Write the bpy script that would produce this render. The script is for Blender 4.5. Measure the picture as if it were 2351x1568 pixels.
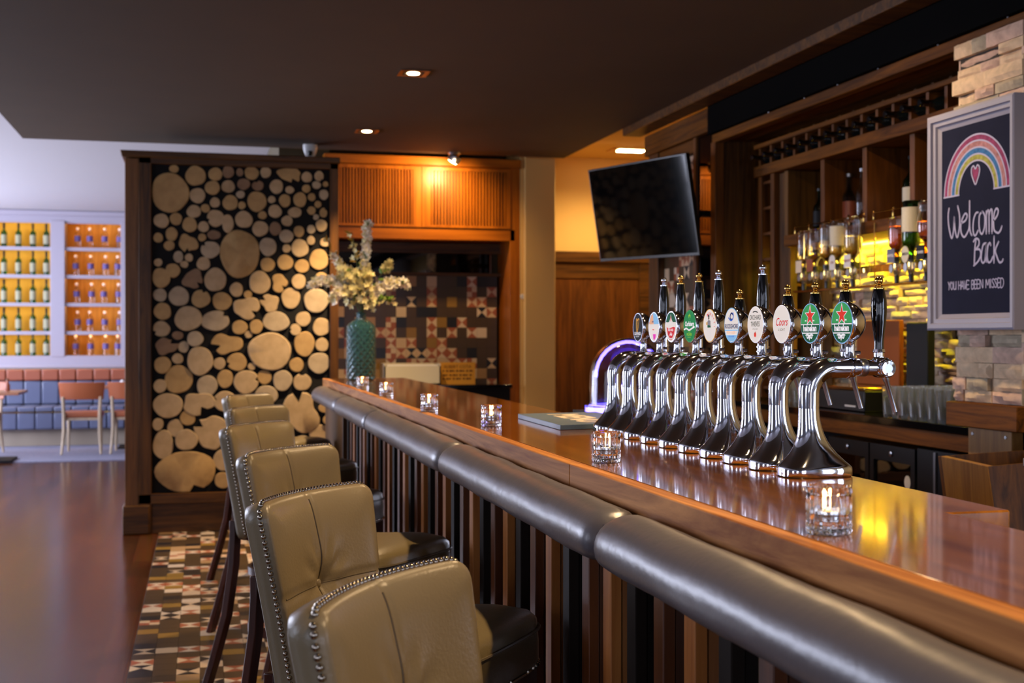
import bpy, bmesh, math, random
from mathutils import Vector, Matrix
R = math.radians
for o in list(bpy.data.objects): bpy.data.objects.remove(o)
SC = bpy.context.scene
COL = SC.collection
# ---------------------------------------------------------------- camera, world, daylight, exposure
EYE = 1.35
cam = bpy.data.cameras.new('camera'); cam_ob = bpy.data.objects.new('camera', cam); COL.objects.link(cam_ob)
cam_ob.location = (0, 0, EYE); cam_ob.rotation_euler = (R(90), 0, -math.atan(712.5/2850))
cam.sensor_width = 36; cam.lens = 2850/2351*36; cam.shift_y = -9/2351; cam.clip_start = .05; cam.clip_end = 80
cam.dof.use_dof = True; cam.dof.focus_distance = 2.45; cam.dof.aperture_fstop = 6.3; cam.dof.aperture_blades = 0
SC.camera = cam_ob
SC.view_settings.view_transform = 'Standard'; SC.view_settings.look = 'None'
SC.view_settings.exposure = 0.22; SC.view_settings.gamma = 1; SC.view_settings.use_curve_mapping = False
cy = SC.cycles
cy.use_denoising = True
cy.max_bounces = 9; cy.diffuse_bounces = 4; cy.glossy_bounces = 6; cy.transmission_bounces = 8; cy.transparent_max_bounces = 8
cy.caustics_reflective = False; cy.caustics_refractive = False; cy.sample_clamp_indirect = 6; cy.blur_glossy = .3
wd = bpy.data.worlds.new('world'); SC.world = wd; wd.use_nodes = True
wd.node_tree.nodes['Background'].inputs[0].default_value = (.62, .74, 1, 1)
wd.node_tree.nodes['Background'].inputs[1].default_value = .5
DAY = (.76, .80, 1.0); WARM = (1.0, .68, .36)
def area(name, loc, size, rot, power, color):
    l = bpy.data.lights.new(name, 'AREA'); l.shape = 'RECTANGLE'; l.size, l.size_y = size; l.energy = power; l.color = color
    o = bpy.data.objects.new(name, l); COL.objects.link(o); o.location = loc; o.rotation_euler = rot
    return o
# daylight entering through the window openings (left wall of the bar, left wall of the back room, wall behind the camera)
LX = -4.6
for i, y in enumerate((-1.6, 3.6)):
    area('daylight_bar_window', (LX-.12, y, 1.65), (1.5, 1.7), (R(90), 0, R(-90)), 34, DAY)
for i, y in enumerate((9.0, 11.2, 13.4, 15.6)):
    area('daylight_dining_window', (LX-.12, y, 1.75), (1.6, 1.9), (R(90), 0, R(-90)), 160, DAY)
for i, x in enumerate((-2.6, .9)):
    area('daylight_front_window', (x, -4.62, 1.65), (1.5, 1.7), (R(90), 0, 0), 32, DAY)
for i, y in enumerate((-3.2, -1.2)):
    area('daylight_right_window', (4.12, y, 1.45), (1.5, 2.1), (R(90), 0, R(90)), 58, (.62, .73, 1))
# ---------------------------------------------------------------- materials
def lin(h):
    if isinstance(h, str):
        h = [int(h[i:i+2], 16)/255 for i in (0, 2, 4)]
    return tuple(c/12.92 if c <= .04045 else ((c+.055)/1.055)**2.4 for c in h) + (1,)
def nodes(m):
    m.use_nodes = True
    return m.node_tree.nodes, m.node_tree.links, m.node_tree.nodes['Principled BSDF']
def plain(name, col, rough=.5, metal=0, bump=0, bscale=200, coat=0, emit=0, spec=.5, var=0):
    m = bpy.data.materials.new(name); n, l, b = nodes(m)
    b.inputs['Base Color'].default_value = lin(col); b.inputs['Roughness'].default_value = rough
    b.inputs['Metallic'].default_value = metal; b.inputs['Coat Weight'].default_value = coat
    b.inputs['Specular IOR Level'].default_value = spec
    if emit:
        b.inputs['Emission Color'].default_value = lin(col); b.inputs['Emission Strength'].default_value = emit
    if bump or var:
        tc = n.new('ShaderNodeTexCoord'); t = n.new('ShaderNodeTexNoise'); t.inputs['Scale'].default_value = bscale
        t.inputs['Detail'].default_value = 4
        l.new(tc.outputs['Object'], t.inputs['Vector'])
        if bump:
            bp = n.new('ShaderNodeBump'); bp.inputs['Strength'].default_value = bump; bp.inputs['Distance'].default_value = .004
            l.new(t.outputs['Fac'], bp.inputs['Height']); l.new(bp.outputs[0], b.inputs['Normal'])
        if var:
            c = lin(col); rp = n.new('ShaderNodeValToRGB')
            rp.color_ramp.elements[0].position = .3; rp.color_ramp.elements[1].position = .7
            rp.color_ramp.elements[0].color = tuple(x*(1-var) for x in c[:3])+(1,)
            rp.color_ramp.elements[1].color = tuple(min(1, x*(1+var)) for x in c[:3])+(1,)
            l.new(t.outputs['Fac'], rp.inputs[0]); l.new(rp.outputs[0], b.inputs['Base Color'])
    return m
def wood(name, c1, c2, rough=.35, axis='y', coat=0, scale=1.0, contrast=(.35, .68), bump=.08, fig=1.2):
    m = bpy.data.materials.new(name); n, l, b = nodes(m)
    tc = n.new('ShaderNodeTexCoord'); mp = n.new('ShaderNodeMapping')
    s = {'x': (1.3, 22, 22), 'y': (22, 1.3, 22), 'z': (22, 22, 1.3)}[axis]
    mp.inputs['Scale'].default_value = tuple(v*scale for v in s)
    t = n.new('ShaderNodeTexNoise'); t.inputs['Scale'].default_value = 1; t.inputs['Detail'].default_value = 7
    t.inputs['Roughness'].default_value = .62; t.inputs['Distortion'].default_value = fig
    rp = n.new('ShaderNodeValToRGB'); e = rp.color_ramp.elements
    e[0].position, e[1].position = contrast; e[0].color = lin(c1); e[1].color = lin(c2)
    l.new(tc.outputs['Object'], mp.inputs['Vector']); l.new(mp.outputs[0], t.inputs['Vector'])
    l.new(t.outputs['Fac'], rp.inputs[0]); l.new(rp.outputs[0], b.inputs['Base Color'])
    b.inputs['Roughness'].default_value = rough; b.inputs['Coat Weight'].default_value = coat; b.inputs['Coat Roughness'].default_value = .075
    b.inputs['Specular IOR Level'].default_value = .3
    if bump:
        bp = n.new('ShaderNodeBump'); bp.inputs['Strength'].default_value = bump; bp.inputs['Distance'].default_value = .002
        l.new(t.outputs['Fac'], bp.inputs['Height']); l.new(bp.outputs[0], b.inputs['Normal'])
    return m
def glass(name, col, rough=.02, ior=1.45, tr=1):
    m = bpy.data.materials.new(name); n, l, b = nodes(m)
    b.inputs['Base Color'].default_value = lin(col); b.inputs['Roughness'].default_value = rough
    b.inputs['Transmission Weight'].default_value = tr; b.inputs['IOR'].default_value = ior
    return m
def glow(name, col, s):
    m = bpy.data.materials.new(name); n, l, b = nodes(m)
    b.inputs['Base Color'].default_value = lin(col); b.inputs['Emission Color'].default_value = lin(col); b.inputs['Emission Strength'].default_value = s
    return m
def planks(name):
    m = bpy.data.materials.new(name); n, l, b = nodes(m)
    tc = n.new('ShaderNodeTexCoord'); mp = n.new('ShaderNodeMapping'); mp.inputs['Rotation'].default_value = (0, 0, R(90))
    br = n.new('ShaderNodeTexBrick'); br.inputs['Scale'].default_value = 1; br.inputs['Brick Width'].default_value = 1.4
    br.inputs['Row Height'].default_value = .11; br.inputs['Mortar Size'].default_value = .0015
    br.inputs['Color1'].default_value = lin('6a3c1a'); br.inputs['Color2'].default_value = lin('4a2810'); br.inputs['Mortar'].default_value = lin('1a0f0b')
    t = n.new('ShaderNodeTexNoise'); mp2 = n.new('ShaderNodeMapping'); mp2.inputs['Scale'].default_value = (30, 2, 1)
    t.inputs['Scale'].default_value = 1; t.inputs['Detail'].default_value = 5
    mx = n.new('ShaderNodeMix'); mx.data_type = 'RGBA'; mx.blend_type = 'MULTIPLY'; mx.inputs[0].default_value = .6
    l.new(tc.outputs['Object'], mp.inputs[0]); l.new(mp.outputs[0], br.inputs['Vector'])
    l.new(tc.outputs['Object'], mp2.inputs[0]); l.new(mp2.outputs[0], t.inputs['Vector'])
    l.new(br.outputs['Color'], mx.inputs[6]); l.new(t.outputs['Color'], mx.inputs[7]); l.new(mx.outputs[2], b.inputs['Base Color'])
    b.inputs['Roughness'].default_value = .2; b.inputs['Specular IOR Level'].default_value = .24
    bp = n.new('ShaderNodeBump'); bp.inputs['Strength'].default_value = .15; bp.inputs['Distance'].default_value = .002
    l.new(t.outputs['Fac'], bp.inputs['Height']); l.new(bp.outputs[0], b.inputs['Normal'])
    return m
def logend(name, c1, c2):
    # sawn end grain: rings come from each slice's own object coordinates
    m = bpy.data.materials.new(name); n, l, b = nodes(m)
    tc = n.new('ShaderNodeTexCoord'); t = n.new('ShaderNodeTexNoise'); t.inputs['Scale'].default_value = 14; t.inputs['Detail'].default_value = 5
    w = n.new('ShaderNodeTexWave'); w.wave_type = 'RINGS'; w.rings_direction = 'Y'; w.inputs['Scale'].default_value = 40
    w.inputs['Distortion'].default_value = 3; w.inputs['Detail'].default_value = 2
    rp = n.new('ShaderNodeValToRGB'); rp.color_ramp.elements[0].color = lin(c1); rp.color_ramp.elements[1].color = lin(c2)
    rp.color_ramp.elements[0].position = .25; rp.color_ramp.elements[1].position = .75
    mth = n.new('ShaderNodeMath'); mth.operation = 'MULTIPLY_ADD'; mth.inputs[1].default_value = .22
    l.new(tc.outputs['Object'], t.inputs['Vector']); l.new(tc.outputs['Object'], w.inputs['Vector'])
    l.new(w.outputs['Fac'], mth.inputs[0]); l.new(t.outputs['Fac'], mth.inputs[2]); l.new(mth.outputs[0], rp.inputs[0])
    l.new(rp.outputs[0], b.inputs['Base Color']); b.inputs['Roughness'].default_value = .7
    return m
def vase_glass():
    m = glass('teal_cut_glass', '5a9aa2', .06, 1.45, tr=.75); n, l, b = nodes(m)
    tc = n.new('ShaderNodeTexCoord'); sx = n.new('ShaderNodeSeparateXYZ'); l.new(tc.outputs['Object'], sx.inputs[0])
    at = n.new('ShaderNodeMath'); at.operation = 'ARCTAN2'; l.new(sx.outputs[1], at.inputs[0]); l.new(sx.outputs[0], at.inputs[1])
    def wv(s):
        a = n.new('ShaderNodeMath'); a.operation = 'MULTIPLY'; a.inputs[1].default_value = 14; l.new(at.outputs[0], a.inputs[0])
        c = n.new('ShaderNodeMath'); c.operation = 'MULTIPLY_ADD'; c.inputs[1].default_value = s*150; l.new(sx.outputs[2], c.inputs[0]); l.new(a.outputs[0], c.inputs[2])
        d = n.new('ShaderNodeMath'); d.operation = 'SINE'; l.new(c.outputs[0], d.inputs[0]); return d
    p, q = wv(1), wv(-1)
    mx = n.new('ShaderNodeMath'); mx.operation = 'MAXIMUM'; l.new(p.outputs[0], mx.inputs[0]); l.new(q.outputs[0], mx.inputs[1])
    bp = n.new('ShaderNodeBump'); bp.inputs['Strength'].default_value = .8; bp.inputs['Distance'].default_value = .004
    l.new(mx.outputs[0], bp.inputs['Height']); l.new(bp.outputs[0], b.inputs['Normal'])
    return m
M = dict(
 floor=planks('dark_floorboards'), soffit=plain('dark_brown_paint', '48341c', .8, var=.06, bscale=3), white=plain('white_paint', 'c9c6cc', .8), cream=plain('cream_paint', 'e6c078', .7, bump=.05),
 wallgrey=plain('grey_plaster', '9a9698', .8), olive=plain('olive_paint', '4c4128', .8),
 walnut=wood('walnut', '38210c', '6c4519', .42, 'z'), walnut_y=wood('walnut_long', '44260a', '804c12', .42, 'y'), walnut_x=wood('walnut_cross', '38210c', '6c4519', .42, 'x'), pilaster=wood('pilaster_wood', '5c3a1c', '8a5c30', .4, 'z'),
 panelwood=wood('red_brown_panel', '46270c', '7a4819', .4, 'z'), back_panel=wood('brown_shelf_back', '4a3010', '7c5422', .45, 'z'),
 honey=wood('honey_cabinet_wood', '96520c', 'c27018', .32, 'z', fig=.6), honey_x=wood('honey_rail_wood', '96520c', 'bc6c18', .32, 'x', fig=.6),
 bartop=wood('varnished_bar_top', '6c3a0e', 'a8681e', .16, 'y', coat=1, scale=.7, bump=.07), nosing=wood('figured_bar_edge', '8a4c1c', 'd89450', .45, 'y', scale=.6, fig=2.6, bump=.05),
 oak=wood('oiled_oak', '7d5526', 'a67836', .45, 'z'), slat_light=wood('light_slat', '98561f', 'c07c3c', .55, 'z', fig=.5), slat_brown=wood('brown_slat', '4a240c', '703c14', .4, 'z'), slat_black=plain('black_stained_slat', '1a110a', .65, spec=.15),
 stoolleg=wood('stool_leg_wood', '3a1b10', '5d2e1b', .3, 'z', bump=0), palewood=wood('pale_chair_wood', 'b09a80', 'cbb79d', .4, 'z', bump=0),
 tan=plain('tan_leather', '84765c', .33, bump=.12, bscale=160, spec=.55), tanseam=plain('tan_seam', '5c4f38', .5), rail=plain('taupe_padded_leather', '5a575e', .33, bump=.22, bscale=34, spec=.6),
 seatleather=plain('seat_leather', '7f704f', .34, bump=.12, bscale=160),
 chrome=plain('chrome', 'e2e4ec', .07, 1), satin=plain('brushed_steel', 'b8bac0', .3, 1), brass=plain('polished_brass', 'd8b060', .12, 1), pewter=plain('nailhead_pewter', 'b4a898', .15, 1),
 black=plain('black_plastic', '0b0b0d', .35), gloss=plain('gloss_black_lacquer', '08090d', .08, coat=.5), matblack=plain('matt_black', '060606', .9, spec=.05), charcoal=plain('charcoal', '141417', .6, spec=.2),
 mirror=plain('mirror', 'c8c8c8', .02, 1), darkmirror=plain('smoked_mirror', '4a4644', .03, 1), screen=plain('tv_screen', '040405', .06, spec=.25),
 clear=glass('clear_glass', 'ffffff', .01, tr=1), tumbler=glass('tumbler_glass', 'f4f8ff', .04, tr=.9), green=glass('green_bottle_glass', '2f7a35', .03), amber=glass('amber_spirit', 'd87a1c', .02), redspirit=glass('copper_spirit', 'd8701c', .02),
 blue=glass('cobalt_glass', '1a3fb4', .03), dome=glass('dome_glass', 'd4d4ff', .05, 1.25), darkbottle=plain('dark_wine_bottle', '101a1c', .12, coat=.4), vase=vase_glass(),
 paper=plain('cream_label', 'cfc8b4', .6), oldlabel=plain('faded_label', '9c9c84', .7), wht=plain('white_plastic', 'e2e0e0', .4), wax=plain('candle_wax', 'f0dcc0', .5), foil=plain('tealight_foil', 'c8c8c8', .25, 1),
 flame=glow('candle_flame', 'ffc070', 14), lampglow=glow('lamp_glow', 'ffd9a0', 30), ledy=glow('yellow_led', 'ffd23a', 16), ledo=glow('amber_led', 'ffb24a', 15), ledb=glow('violet_led', '6a5cff', 9),
 yback=plain('mustard_back', 'c79a1e', .6), oback=wood('orange_back', 'b07a24', 'd29838', .5, 'z'), cabinet=plain('lilac_grey_paint', 'a9a3b2', .5),
 rust=plain('rust_leather', '9a5238', .4), navy=plain('slate_blue_leather', '646b86', .28), chairleather=plain('tan_chair_leather', 'a45a38', .35), carpet=plain('grey_blue_carpet', '7d7d92', .95, var=.15, bscale=30), panel=plain('beige_panel', 'a89a88', .6), tabletop=wood('table_oak', '8a5a44', 'b07a60', .3, 'x'),
 stone=plain('sandstone', 'd6bb9a', .9, bump=.7, bscale=30, var=.16), stone2=plain('pink_sandstone', 'c6a896', .9, bump=.7, bscale=30, var=.18), stone3=plain('grey_sandstone', 'ab9e88', .9, bump=.7, bscale=30, var=.15), mortar=plain('mortar', '3a322a', .9),
 t_dark=plain('tile_dark_brown', '4a3822', .3), t_black=plain('tile_black', '1d1b1c', .3), t_cream=plain('tile_cream', 'd3b896', .3), t_white=plain('tile_white', 'd8c4aa', .3), t_tan=plain('tile_tan', 'b08c60', .3), t_ochre=plain('tile_ochre', '94712e', .3), t_rust=plain('tile_rust', 'a45c3c', .3), grout=plain('grout', '2c241d', .8),
 logback=plain('black_backing', '0c0b0d', .9), bark=plain('bark', '3a2a1c', .9, bump=.5, bscale=60), log_a=logend('log_end_pale', 'ae9168', 'd4b88e'), log_b=logend('log_end_honey', 'a88654', 'cca870'), log_c=logend('log_end_grey', 'a08a6e', 'ccb898'), log_d=logend('log_end_dark', '7a5c44', 'a08060'),
 frame_grey=plain('grey_frame_paint', '8e8c9c', .5), slate=plain('chalkboard', '1d2135', .9, var=.12, bscale=6, spec=.1), chalk=plain('chalk_lilac_white', 'a8a8c8', .9), r1=plain('chalk_magenta', '84305c', .9, var=.3, bscale=60), r2=plain('chalk_peach', 'a07074', .9, var=.3, bscale=60), r3=plain('chalk_blue', '2c68a0', .9, var=.3, bscale=60), r4=plain('chalk_yellow', '949444', .9, var=.3, bscale=60),
 matblue=plain('blue_grey_board', '4a6072', .45), petal=plain('white_petal', 'fff6e2', .6), petal2=plain('cream_petal', 'e8dc9c', .6), leaf=plain('leaf_green', '6a8a2a', .5), leaf2=plain('leaf_ochre', 'b88c28', .5), stem=plain('stem_green', '4a5a2a', .6), yellowsign=plain('yellow_card', 'd89a30', .6), ink=plain('brown_ink', '6a3c10', .7), leatherbrown=plain('brown_leatherette', '8f4a16', .6, spec=.2),
)

for k_ in ('nosing', 'walnut_y'):
    b_ = M[k_].node_tree.nodes['Principled BSDF']; b_.inputs['Roughness'].default_value = .58; b_.inputs['Specular IOR Level'].default_value = .12
# ---------------------------------------------------------------- geometry helpers
LOC = {}
class G:
    def __init__(s): s.V = []; s.F = []; s.I = []; s.m = 0; s.T = None
    def _add(s, vs, fs):
        o = len(s.V)
        s.V += [tuple(s.T @ Vector(v)) if s.T is not None else tuple(v) for v in vs]
        s.F += [tuple(i+o for i in f) for f in fs]; s.I += [s.m]*len(fs); return s
    def box(s, x0, y0, z0, x1, y1, z1):
        v = [(x, y, z) for z in (z0, z1) for x, y in ((x0, y0), (x1, y0), (x1, y1), (x0, y1))]
        return s._add(v, [(3, 2, 1, 0), (4, 5, 6, 7), (0, 1, 5, 4), (1, 2, 6, 5), (2, 3, 7, 6), (3, 0, 4, 7)])
    def lathe(s, prof, c=(0, 0, 0), seg=24, axis='z', sx=1, sy=1, caps=True):
        vs = []; n = len(prof)
        for r, h in prof:
            for k in range(seg):
                a = 2*math.pi*k/seg; p, q = r*math.cos(a)*sx, r*math.sin(a)*sy
                w = {'z': (p, q, h), 'x': (h, p, q), 'y': (q, h, p)}[axis]
                vs.append((c[0]+w[0], c[1]+w[1], c[2]+w[2]))
        fs = [(i*seg+k, i*seg+(k+1) % seg, (i+1)*seg+(k+1) % seg, (i+1)*seg+k) for i in range(n-1) for k in range(seg)]
        if caps: fs += [tuple(range(seg))[::-1], tuple((n-1)*seg+k for k in range(seg))]
        return s._add(vs, fs)
    def sph(s, c, r, seg=12, sc=(1, 1, 1)):
        n = max(4, seg//2); pr = [(max(r*math.sin(math.pi*i/n), r*.01), -r*math.cos(math.pi*i/n)) for i in range(n+1)]
        T0 = s.T; m = Matrix.Translation(c) @ Matrix.Diagonal((*sc, 1)); s.T = (T0 @ m) if T0 is not None else m
        s.lathe(pr, seg=seg); s.T = T0; return s
    def tube(s, pts, r, seg=10, sy=1.0, closed=False, up=None):
        P = [Vector(p) for p in pts]; n = len(P); rs = r if isinstance(r, (list, tuple)) else [r]*n
        vs = []; nv = None
        for i in range(n):
            a = P[(i-1) % n] if (closed or i) else P[0]; b = P[(i+1) % n] if (closed or i < n-1) else P[-1]
            t = (b-a).normalized()
            if nv is None:
                u = Vector(up) if up else (Vector((0, 1, 0)) if abs(t.y) < .9 else Vector((1, 0, 0)))
                nv = (u - t*u.dot(t)).normalized()
            else: nv = (nv - t*nv.dot(t)).normalized()
            bv = t.cross(nv)
            for k in range(seg):
                an = 2*math.pi*k/seg
                vs.append(P[i] + nv*(rs[i]*sy*math.cos(an)) + bv*(rs[i]*math.sin(an)))
        fs = [(i*seg+k, i*seg+(k+1) % seg, ((i+1) % n)*seg+(k+1) % seg, ((i+1) % n)*seg+k) for i in range(n if closed else n-1) for k in range(seg)]
        if not closed: fs += [tuple(range(seg))[::-1], tuple((n-1)*seg+k for k in range(seg))]
        return s._add(vs, fs)
    def sweep(s, prof, pts, up=(0, 0, 1), closed=False, caps=True):
        # prof: closed 2D loop of (side, up)
        P = [Vector(p) for p in pts]; n = len(P); m = len(prof); vs = []; U = Vector(up)
        for i in range(n):
            a = P[(i-1) % n] if (closed or i) else P[0]; b = P[(i+1) % n] if (closed or i < n-1) else P[-1]
            t = (b-a).normalized(); sd = t.cross(U).normalized(); uu = sd.cross(t)
            vs += [P[i] + sd*p + uu*q for p, q in prof]
        fs = [(i*m+k, i*m+(k+1) % m, ((i+1) % n)*m+(k+1) % m, ((i+1) % n)*m+k) for i in range(n if closed else n-1) for k in range(m)]
        if not closed and caps: fs += [tuple(range(m))[::-1], tuple((n-1)*m+k for k in range(m))]
        return s._add(vs, fs)
    def prism(s, poly, a, b, axis='z'):
        f = {'z': lambda p, q, h: (p, q, h), 'x': lambda p, q, h: (h, p, q), 'y': lambda p, q, h: (p, h, q)}[axis]
        n = len(poly); vs = [f(p, q, a) for p, q in poly]+[f(p, q, b) for p, q in poly]
        return s._add(vs, [tuple(range(n))[::-1], tuple(range(n, 2*n))]+[(i, (i+1) % n, n+(i+1) % n, n+i) for i in range(n)])
    def grid(s, fn, nu, nv):
        vs = [fn(i/nu, j/nv) for j in range(nv+1) for i in range(nu+1)]
        return s._add(vs, [(j*(nu+1)+i, j*(nu+1)+i+1, (j+1)*(nu+1)+i+1, (j+1)*(nu+1)+i) for j in range(nv) for i in range(nu)])
    def poly(s, vs): return s._add(vs, [tuple(range(len(vs)))])
def build(name, g, mat, parent=None, smooth=35, bevel=0, seg=2, recalc=True, sub=0):
    mats = mat if isinstance(mat, (list, tuple)) else [mat]
    off = Vector((0, 0, 0)); p = parent
    if p is not None:
        while p.parent is not None: p = p.parent
        off = LOC.get(p.name, off)
    V = [Vector(v) for v in g.V]
    if parent is None:
        xs, ys, zs = zip(*g.V); off = Vector(((min(xs)+max(xs))/2, (min(ys)+max(ys))/2, min(zs)))
    me = bpy.data.meshes.new(name); me.from_pydata([v-off for v in V], [], g.F)
    for m in mats: me.materials.append(M[m] if isinstance(m, str) else m)
    me.polygons.foreach_set('material_index', g.I)
    if recalc:
        bm = bmesh.new(); bm.from_mesh(me); bmesh.ops.recalc_face_normals(bm, faces=bm.faces); bm.to_mesh(me); bm.free()
    if smooth:
        me.polygons.foreach_set('use_smooth', [True]*len(me.polygons)); me.set_sharp_from_angle(angle=R(smooth))
    o = bpy.data.objects.new(name, me); COL.objects.link(o)
    if parent is None: o.location = off
    else: o.parent = parent
    if bevel:
        b = o.modifiers.new('bevel', 'BEVEL'); b.width = bevel; b.segments = seg; b.limit_method = 'ANGLE'; b.angle_limit = R(40)
    if sub:
        b = o.modifiers.new('subdivision', 'SUBSURF'); b.levels = sub; b.render_levels = sub
    return o
def tag(o, label=None, cat=None, group=None, kind=None):
    if label: o['label'] = label
    if cat: o['category'] = cat
    if group: o['group'] = group
    if kind: o['kind'] = kind
    return o
def thing(name, label, cat, loc=(0, 0, 0), rz=0, group=None):
    o = bpy.data.objects.new(name, None); COL.objects.link(o); o.empty_display_size = .05
    o.location = loc; o.rotation_euler = (0, 0, rz); LOC[o.name] = Vector(loc)
    return tag(o, label, cat, group)
def single(name, g, mat, label, cat, group=None, **k): return tag(build(name, g, mat, None, **k), label, cat, group)
def struct(name, g, mat, **k): return tag(build(name, g, mat, None, **k), kind='structure')
def copy_tree(o, parent=None):
    c = o.copy(); COL.objects.link(c)
    if parent: c.parent = parent
    for ch in list(o.children): copy_tree(ch, c)
    return c
def dup(root, loc, rz=None, label=None):
    c = copy_tree(root); c.location = loc
    if rz is not None: c.rotation_euler = (0, 0, rz)
    if label: c['label'] = label
    return c
ORD = ['first', 'second', 'third', 'fourth', 'fifth', 'sixth', 'seventh', 'eighth', 'ninth', 'tenth', 'eleventh', 'twelfth', 'thirteenth']
def spot(name, loc, target, power, color, size=70, blend=.6, rad=.03, parent=None):
    l = bpy.data.lights.new(name, 'SPOT'); l.energy = power; l.color = color; l.spot_size = R(size); l.spot_blend = blend; l.shadow_soft_size = rad
    o = bpy.data.objects.new(name, l); COL.objects.link(o)
    o.rotation_euler = (Vector(target)-Vector(loc)).to_track_quat('-Z', 'Y').to_euler(); o.location = loc
    if parent: o.parent = parent; o.location = Vector(loc)-LOC[parent.name]
    return o
_TX = {}
def text_geo(g, txt, size, fn, bold=0.0, shear=0, sx=1.0, align='CENTER'):
    # letters as flat faces mapped by fn(u, v) into place
    key = (txt, bold, shear)
    if key not in _TX:
        cu = bpy.data.curves.new('t', 'FONT'); cu.body = txt; cu.align_x = align; cu.align_y = 'CENTER'; cu.size = 1; cu.offset = bold; cu.shear = shear; cu.resolution_u = 3
        ob = bpy.data.objects.new('t', cu); COL.objects.link(ob); dg = bpy.context.evaluated_depsgraph_get(); dg.update()
        me = ob.evaluated_get(dg).to_mesh(); _TX[key] = ([tuple(v.co) for v in me.vertices], [tuple(p.vertices) for p in me.polygons])
        ob.evaluated_get(dg).to_mesh_clear(); bpy.data.objects.remove(ob); bpy.data.curves.remove(cu)
    vs, fs = _TX[key]
    return g._add([fn(v[0]*size*sx, v[1]*size) for v in vs], fs)
def stroke(g, pts, w, fn):
    # a hand drawn line of width w in a plane
    P = [Vector((p[0], p[1])) for p in pts]; Q = []
    for i in range(len(P)-1):
        p0, p1, p2, p3 = P[max(i-1, 0)], P[i], P[i+1], P[min(i+2, len(P)-1)]
        n = 6 if len(P) > 2 else 1
        for k in range(n):
            t = k/n; Q.append(.5*((2*p1)+(p2-p0)*t+(2*p0-5*p1+4*p2-p3)*t*t+(3*p1-p0-3*p2+p3)*t**3))
    Q.append(P[-1]); vs = []
    for i in range(len(Q)):
        t = (Q[min(i+1, len(Q)-1)]-Q[max(i-1, 0)])
        t = t.normalized() if t.length > 1e-9 else Vector((1, 0)); nn = Vector((-t.y, t.x))*w/2
        vs += [fn(*(Q[i]+nn)), fn(*(Q[i]-nn))]
    g._add(vs, [(2*i, 2*i+1, 2*i+3, 2*i+2) for i in range(len(Q)-1)])
    for e in (Q[0], Q[-1]): g.poly([fn(e.x+w/2*math.cos(a*math.pi/4), e.y+w/2*math.sin(a*math.pi/4)) for a in range(8)])
    return g

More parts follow.
